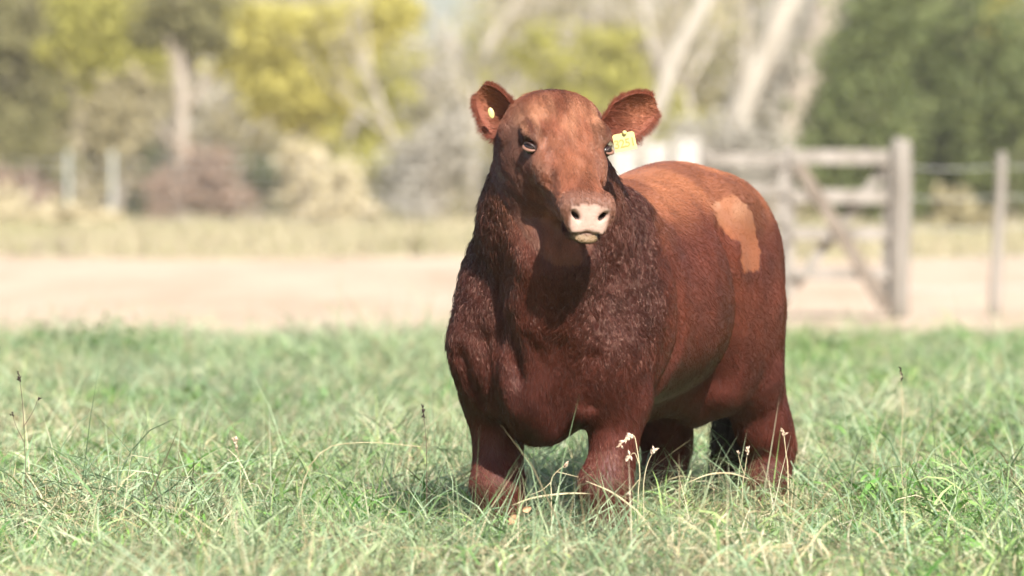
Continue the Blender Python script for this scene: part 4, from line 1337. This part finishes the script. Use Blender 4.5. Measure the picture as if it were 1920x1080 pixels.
def scatter():
    X0, Y0 = [], []
    y = 10.4
    while y < 38:
        step = 0.265 if y < 19 else (0.31 if y < 25 else 0.36)
        half = 0.09 * y + 1.3
        for x in np.arange(-half, half, step):
            X0.append(x + GR.uniform(-.5, .5) * step); Y0.append(y + GR.uniform(-.5, .5) * step)
        y += step
    Xc, Yc = np.array(X0), np.array(Y0)
    edge = 31.6 + 3.4 * (value_noise2(Xc, Yc, 0.5, 5) - 0.5)
    stray = (Yc < edge + 5.5) & (GR.random(len(Yc)) < 0.34 * np.clip(1 - (Yc - edge) / 6, 0, 1) * value_noise2(Xc, Yc, 1.2, 6))
    over = (Yc >= edge) & stray
    keep = (Yc < edge) | stray
    Xc, Yc, over = Xc[keep], Yc[keep], over[keep]
    n = len(Xc)
    m1, m2, m3 = value_noise2(Xc, Yc, 0.9, 8), value_noise2(Xc, Yc, 1.9, 9), value_noise2(Xc, Yc, 0.8, 10)
    kind = np.where(m1 < 0.46, GR.integers(0, 4, n), GR.integers(4, 8, n))
    kind = np.where((m2 > 0.58) & (GR.random(n) < 0.8), GR.integers(8, 11, n), kind)
    kind = np.where((m3 > 0.60) & (GR.random(n) < 0.6), GR.integers(11, 13, n), kind)
    kind = np.where(GR.random(n) < 0.12, GR.integers(8, 11, n), kind)
    scl = GR.uniform(0.85, 1.10, n) * (0.60 + 0.46 * value_noise2(Xc, Yc, 1.5, 12) + 0.34 * value_noise2(Xc, Yc, 4.5, 14))
    tb = w2b(np.stack([Xc, Yc, np.zeros(n)], 1))
    tread = np.exp(-((tb[:, 0] + 0.5) / 0.85)**4 - (tb[:, 1] / 0.36)**4)
    scl *= (1 - 0.14 * tread) * np.where(over, 0.6, 1)
    kind = np.where(over & (GR.random(n) < 0.6), GR.integers(8, 11, n), kind)
    me = bpy.data.meshes.new('pasture_grass')
    me.vertices.add(n)
    me.vertices.foreach_set('co', np.stack([Xc, Yc, np.full(n, 0.003)], 1).astype(np.float32).ravel())
    ro = me.attributes.new('tuft_turn', 'FLOAT_VECTOR', 'POINT')
    ro.data.foreach_set('vector', np.stack([GR.normal(0, .10, n), GR.normal(0, .10, n), GR.uniform(0, 6.283, n)], 1).astype(np.float32).ravel())
    sa = me.attributes.new('tuft_size', 'FLOAT', 'POINT'); sa.data.foreach_set('value', scl.astype(np.float32))
    ka = me.attributes.new('tuft_kind', 'INT', 'POINT'); ka.data.foreach_set('value', kind.astype(np.int32))
    o = bpy.data.objects.new('pasture_grass', me)
    col.objects.link(o)
    ng = bpy.data.node_groups.new('grass_scatter', 'GeometryNodeTree')
    ng.interface.new_socket('Geometry', in_out='INPUT', socket_type='NodeSocketGeometry')
    ng.interface.new_socket('Geometry', in_out='OUTPUT', socket_type='NodeSocketGeometry')
    nd = ng.nodes
    gi, go = nd.new('NodeGroupInput'), nd.new('NodeGroupOutput')
    iop = nd.new('GeometryNodeInstanceOnPoints')
    ci = nd.new('GeometryNodeCollectionInfo')
    ci.inputs['Collection'].default_value = lib
    ci.inputs['Separate Children'].default_value = True
    ci.inputs['Reset Children'].default_value = True
    def named(nm, typ):
        x = nd.new('GeometryNodeInputNamedAttribute'); x.data_type = typ
        x.inputs['Name'].default_value = nm
        return [q for q in x.outputs if q.name == 'Attribute' and q.enabled][0]
    iop.inputs['Pick Instance'].default_value = True
    L = ng.links.new
    L(gi.outputs[0], iop.inputs['Points'])
    L(ci.outputs[0], iop.inputs['Instance'])
    L(named('tuft_kind', 'INT'), iop.inputs['Instance Index'])
    L(named('tuft_turn', 'FLOAT_VECTOR'), iop.inputs['Rotation'])
    L(named('tuft_size', 'FLOAT'), iop.inputs['Scale'])
    L(iop.outputs[0], go.inputs[0])
    o.modifiers.new('scatter', 'NODES').node_group = ng
    tag(o, 'tangled pale green and straw coloured pasture grass', 'grass', kind='stuff')
    return n
n_tufts = scatter()
# ================================================================== SINGLE STALKS, WEEDS AND LEAVES
straw_m = Mat('straw_stem', 0.6, 0.3)
straw_m.base(straw_m.ramp(straw_m.noise(40, 3), [(0.3, (0.34, 0.27, 0.15)), (0.7, (0.55, 0.47, 0.30))]))
brown_m = Mat('brown_stem', 0.7, 0.2).base((0.10, 0.065, 0.045))
seed_pale = Mat('pale_seed_head', 0.8, 0.1)
seed_pale.base(seed_pale.ramp(seed_pale.noise(90, 3), [(0.3, (0.36, 0.24, 0.16)), (0.7, (0.66, 0.54, 0.42))]))
seed_dark = Mat('dark_seed_head', 0.8, 0.1).base((0.045, 0.032, 0.028))
SGp = 'single stalks standing out of the grass'
def smooth_path(pts, n=14):
    P = [np.array(q) for q in pts]
    P = [2 * P[0] - P[1]] + P + [2 * P[-1] - P[-2]]
    out = []
    for i in range(1, len(P) - 2):
        for t in np.linspace(0, 1, max(3, n // (len(P) - 3)), endpoint=False):
            a_, b_, c_, d_ = P[i - 1:i + 3]
            out.append(0.5 * (2 * b_ + (c_ - a_) * t + (2 * a_ - 5 * b_ + 4 * c_ - d_) * t * t + (3 * b_ - a_ - 3 * c_ + d_) * t**3))
    out.append(P[-2])
    return out
def spikelets(path, n, size, mat, parent, root, spread=0.5):
    V, F = [], []
    for i in range(n):
        f_ = GR.uniform(0, len(path) - 1.001); k_ = int(f_)
        c = path[k_] + (path[k_ + 1] - path[k_]) * (f_ - k_) + GR.normal(0, 0.0012, 3)
        d = GR.normal(0, 1, 3) * spread + (path[-1] - path[0]) / (np.linalg.norm(path[-1] - path[0]) + 1e-6)
        d /= np.linalg.norm(d)
        a_ = np.cross(d, GR.normal(0, 1, 3)); a_ /= np.linalg.norm(a_); b_ = np.cross(d, a_)
        s_ = size * GR.uniform(0.6, 1.3); w_ = s_ * 0.22; o = len(V)
        V += [c, c + d * s_ * 0.45 + a_ * w_, c + d * s_ * 0.45 + b_ * w_, c + d * s_ * 0.45 - a_ * w_, c + d * s_ * 0.45 - b_ * w_, c + d * s_]
        for j in range(4):
            F += [(o, o + 1 + j, o + 1 + (j + 1) % 4), (o + 5, o + 1 + (j + 1) % 4, o + 1 + j)]
    ob = mesh_obj('seed_head', V, F, mat, parent)
    return ob
def stalk(label, Y, pix, r, smat, hmat, nseed, size, head=0.3, arms=(), name='grass_stalk', cat='stalk'):
    pts = [np.array(W(a_, b_, Y)) for a_, b_ in pix]
    foot = pts[0].copy(); foot[2] = 0
    foot[0] += GR.normal(0, 0.01)
    path = smooth_path([foot] + pts)
    root = empty(name, tuple(foot))
    tag(root, label, cat, SGp)
    tube_obj('stem', path, list(np.linspace(r, r * 0.55, len(path))), smat, root, sides=6)
    for arm in arms:
        ap = smooth_path([np.array(W(a_, b_, Y)) for a_, b_ in arm])
        tube_obj('side_stem', ap, list(np.linspace(r * 0.7, r * 0.35, len(ap))), smat, root, sides=5)
        if hmat and nseed >= 12:
            spikelets(ap[-3:], max(4, nseed // 3), size, hmat, root, root)
    if hmat:
        k = max(2, int(len(path) * head))
        spikelets(path[-k:], nseed, size, hmat, root, root)
    return root
stalk('tall dry seed stalk drooping in front of the right hand foreleg', 14.32, [(1196, 950), (1200, 890), (1194, 838), (1186, 815), (1163, 834)], 0.0018, straw_m.m, seed_pale.m, 34, 0.013, 0.35, [[(1198, 870), (1190, 850), (1178, 858)], [(1198, 900), (1186, 915), (1180, 925)]])
stalk('short pale tufted stalk just right of the drooping seed stalk', 14.30, [(1207, 950), (1208, 900), (1215, 868), (1226, 846)], 0.0015, straw_m.m, seed_pale.m, 16, 0.012, 0.2)
stalk('bent straw stem between the two forelegs', 14.30, [(1034, 950), (1033, 905), (1042, 887), (1060, 872)], 0.0018, straw_m.m, seed_pale.m, 9, 0.012, 0.15, [[(1033, 905), (1015, 920), (990, 930)], [(1044, 885), (1065, 890), (1085, 895)]])
stalk('dark seed spike standing left of the bull', 14.9, [(800, 880), (799, 830), (796, 795), (792, 762)], 0.0011, brown_m.m, seed_dark.m, 40, 0.008, 0.30)
stalk('lone thin stalk rising from the grass on the right', 15.3, [(1695, 940), (1690, 860), (1693, 770), (1689, 692)], 0.0011, straw_m.m, seed_dark.m, 14, 0.009, 0.10)
stalk('pale flower stalk at the foot of the tail', 15.0, [(1392, 935), (1397, 885), (1403, 840)], 0.0015, straw_m.m, seed_pale.m, 18, 0.010, 0.2, [[(1396, 890), (1388, 868), (1384, 848)]])
stalk('small pale seed stalk crossing the hind leg', 15.4, [(1478, 900), (1474, 850), (1469, 806)], 0.0020, straw_m.m, seed_pale.m, 12, 0.010, 0.2)
stalk('branched dark weed stalk at the left edge', 14.6, [(48, 930), (46, 850), (42, 760), (34, 695)], 0.0012, brown_m.m, seed_dark.m, 18, 0.009, 0.15, [[(44, 800), (62, 770), (72, 745)], [(45, 830), (30, 800), (22, 775)]])
stalk('pinkish seed stalk standing alone in the left foreground', 14.7, [(452, 930), (449, 870), (440, 822)], 0.0011, straw_m.m, seed_pale.m, 26, 0.011, 0.25)
stalk('long pale arching stem left of the forelegs', 14.4, [(560, 950), (600, 850), (680, 830), (790, 838)], 0.0016, straw_m.m, None, 0, 0)
# a long bleached straw lying across the gap between the forelegs
def lying_blade(label, Y, pix, w):
    path = smooth_path([np.array(W(a_, b_, Y)) for a_, b_ in pix], 18)
    V, F = [], []
    n = len(path)
    for i, q in enumerate(path):
        k = w * math.sin(math.pi * min(1, (i + 0.4) / (n - 0.6)))**0.6
        V += [q + np.array([0, 0, k / 2]), q + np.array([0, -k * 0.35, 0.0]), q - np.array([0, 0, k / 2])]
        if i:
            o = 3 * i
            F += [(o - 3, o - 2, o + 1, o), (o - 2, o - 1, o + 2, o + 1)]
    ob = mesh_obj('dry_straw', V, F, straw_m.m, smooth=True)
    tag(ob, label, 'straw', 'bleached straws lying on the grass')
lying_blade('long bleached straw lying between the forelegs', 14.28, [(960, 948), (1000, 934), (1060, 926), (1112, 926)], 0.005)
lying_blade('bleached straw slanting across the right hand foreleg', 14.25, [(1098, 902), (1150, 925), (1190, 955), (1225, 990)], 0.0045)
lying_blade('flat bleached straw beside the hind leg', 15.3, [(1290, 905), (1330, 890), (1370, 888), (1410, 900)], 0.0045)
# curled dry leaves
leaf_dry = Mat('dry_leaf', 0.7, 0.2)
leaf_dry.base(leaf_dry.ramp(leaf_dry.noise(60, 3), [(0.3, (0.42, 0.22, 0.12)), (0.7, (0.62, 0.38, 0.22))]))
def dry_leaf(label, px, py, Y, s_, rot):
    c = np.array(W(px, py, Y)); V, F = [], []
    for i in range(7):
        t = i / 6
        w_ = s_ * 0.38 * math.sin(math.pi * (0.08 + 0.86 * t))
        for j in (-1, -0.5, 0, 0.5, 1):
            q = np.array([(t - 0.5) * s_, -0.35 * s_ * (j * j) * math.sin(math.pi * t) - 0.2 * s_ * t * t, j * w_])
            x = q[0] * math.cos(rot) - q[2] * math.sin(rot); z = q[0] * math.sin(rot) + q[2] * math.cos(rot)
            V.append(c + np.array([x, q[1], z]))
    for i in range(6):
        for j in range(4):
            F.append((i * 5 + j, i * 5 + j + 1, i * 5 + j + 6, i * 5 + j + 5))
    ob = mesh_obj('dry_leaf', V, F, leaf_dry.m, smooth=True)
    tag(ob, label, 'leaf', 'curled dry leaves caught in the grass')
dry_leaf('curled orange leaf caught in the grass below the left hand foreleg', 962, 975, 14.05, 0.028, 1.2)
dry_leaf('small curled leaf right of the left hand foreleg', 988, 955, 14.1, 0.022, 0.4)
# leafy weeds further back
def weed(label, px, py, Y, wid, hgt, n, mat):
    foot = W(px, py, Y); foot.z = 0
    root = empty('leafy_weed', foot)
    tag(root, label, 'weed', 'leafy weeds in the pasture')
    C, V, F = [], [], []
    for i in range(max(8, n // 22)):
        e_ = np.array([foot.x + GR.normal(0, wid * 0.42), Y + GR.normal(0, wid * 0.35), hgt * GR.uniform(0.45, 1.0)])
        s_ = np.array([foot.x + (e_[0] - foot.x) * 0.4, Y + (e_[1] - Y) * 0.4, -0.02])
        limb([tuple(s_), tuple((s_ + e_) / 2 + np.array([0, 0, .03])), tuple(e_)], 0.004, 0.0015, 5, V, F)
        for k in range(40):
            t = GR.uniform(0.25, 1.0)
            C.append(s_ + (e_ - s_) * t + GR.normal(0, 0.035, 3))
    mesh_obj('stems', V, F, G_GREEN, root)
    lv, lf = cards(np.array(C), 0.017)
    np_mesh('leaves', lv, lf, mat, root)
weed_m = blade_mat('weed_leaves', [(0.0, (0.055, 0.105, 0.028)), (0.5, (0.115, 0.19, 0.05)), (1.0, (0.22, 0.30, 0.10))])
weed('bushy dark green weed at the far edge of the pasture on the left', 130, 690, 28.2, 0.46, 0.45, 1700, weed_m)
weed('low green weed in the grass left of the bull', 505, 800, 21.5, 0.22, 0.42, 420, weed_m)
weed('low green weed in the grass on the far right', 1640, 760, 24.5, 0.20, 0.40, 300, weed_m)
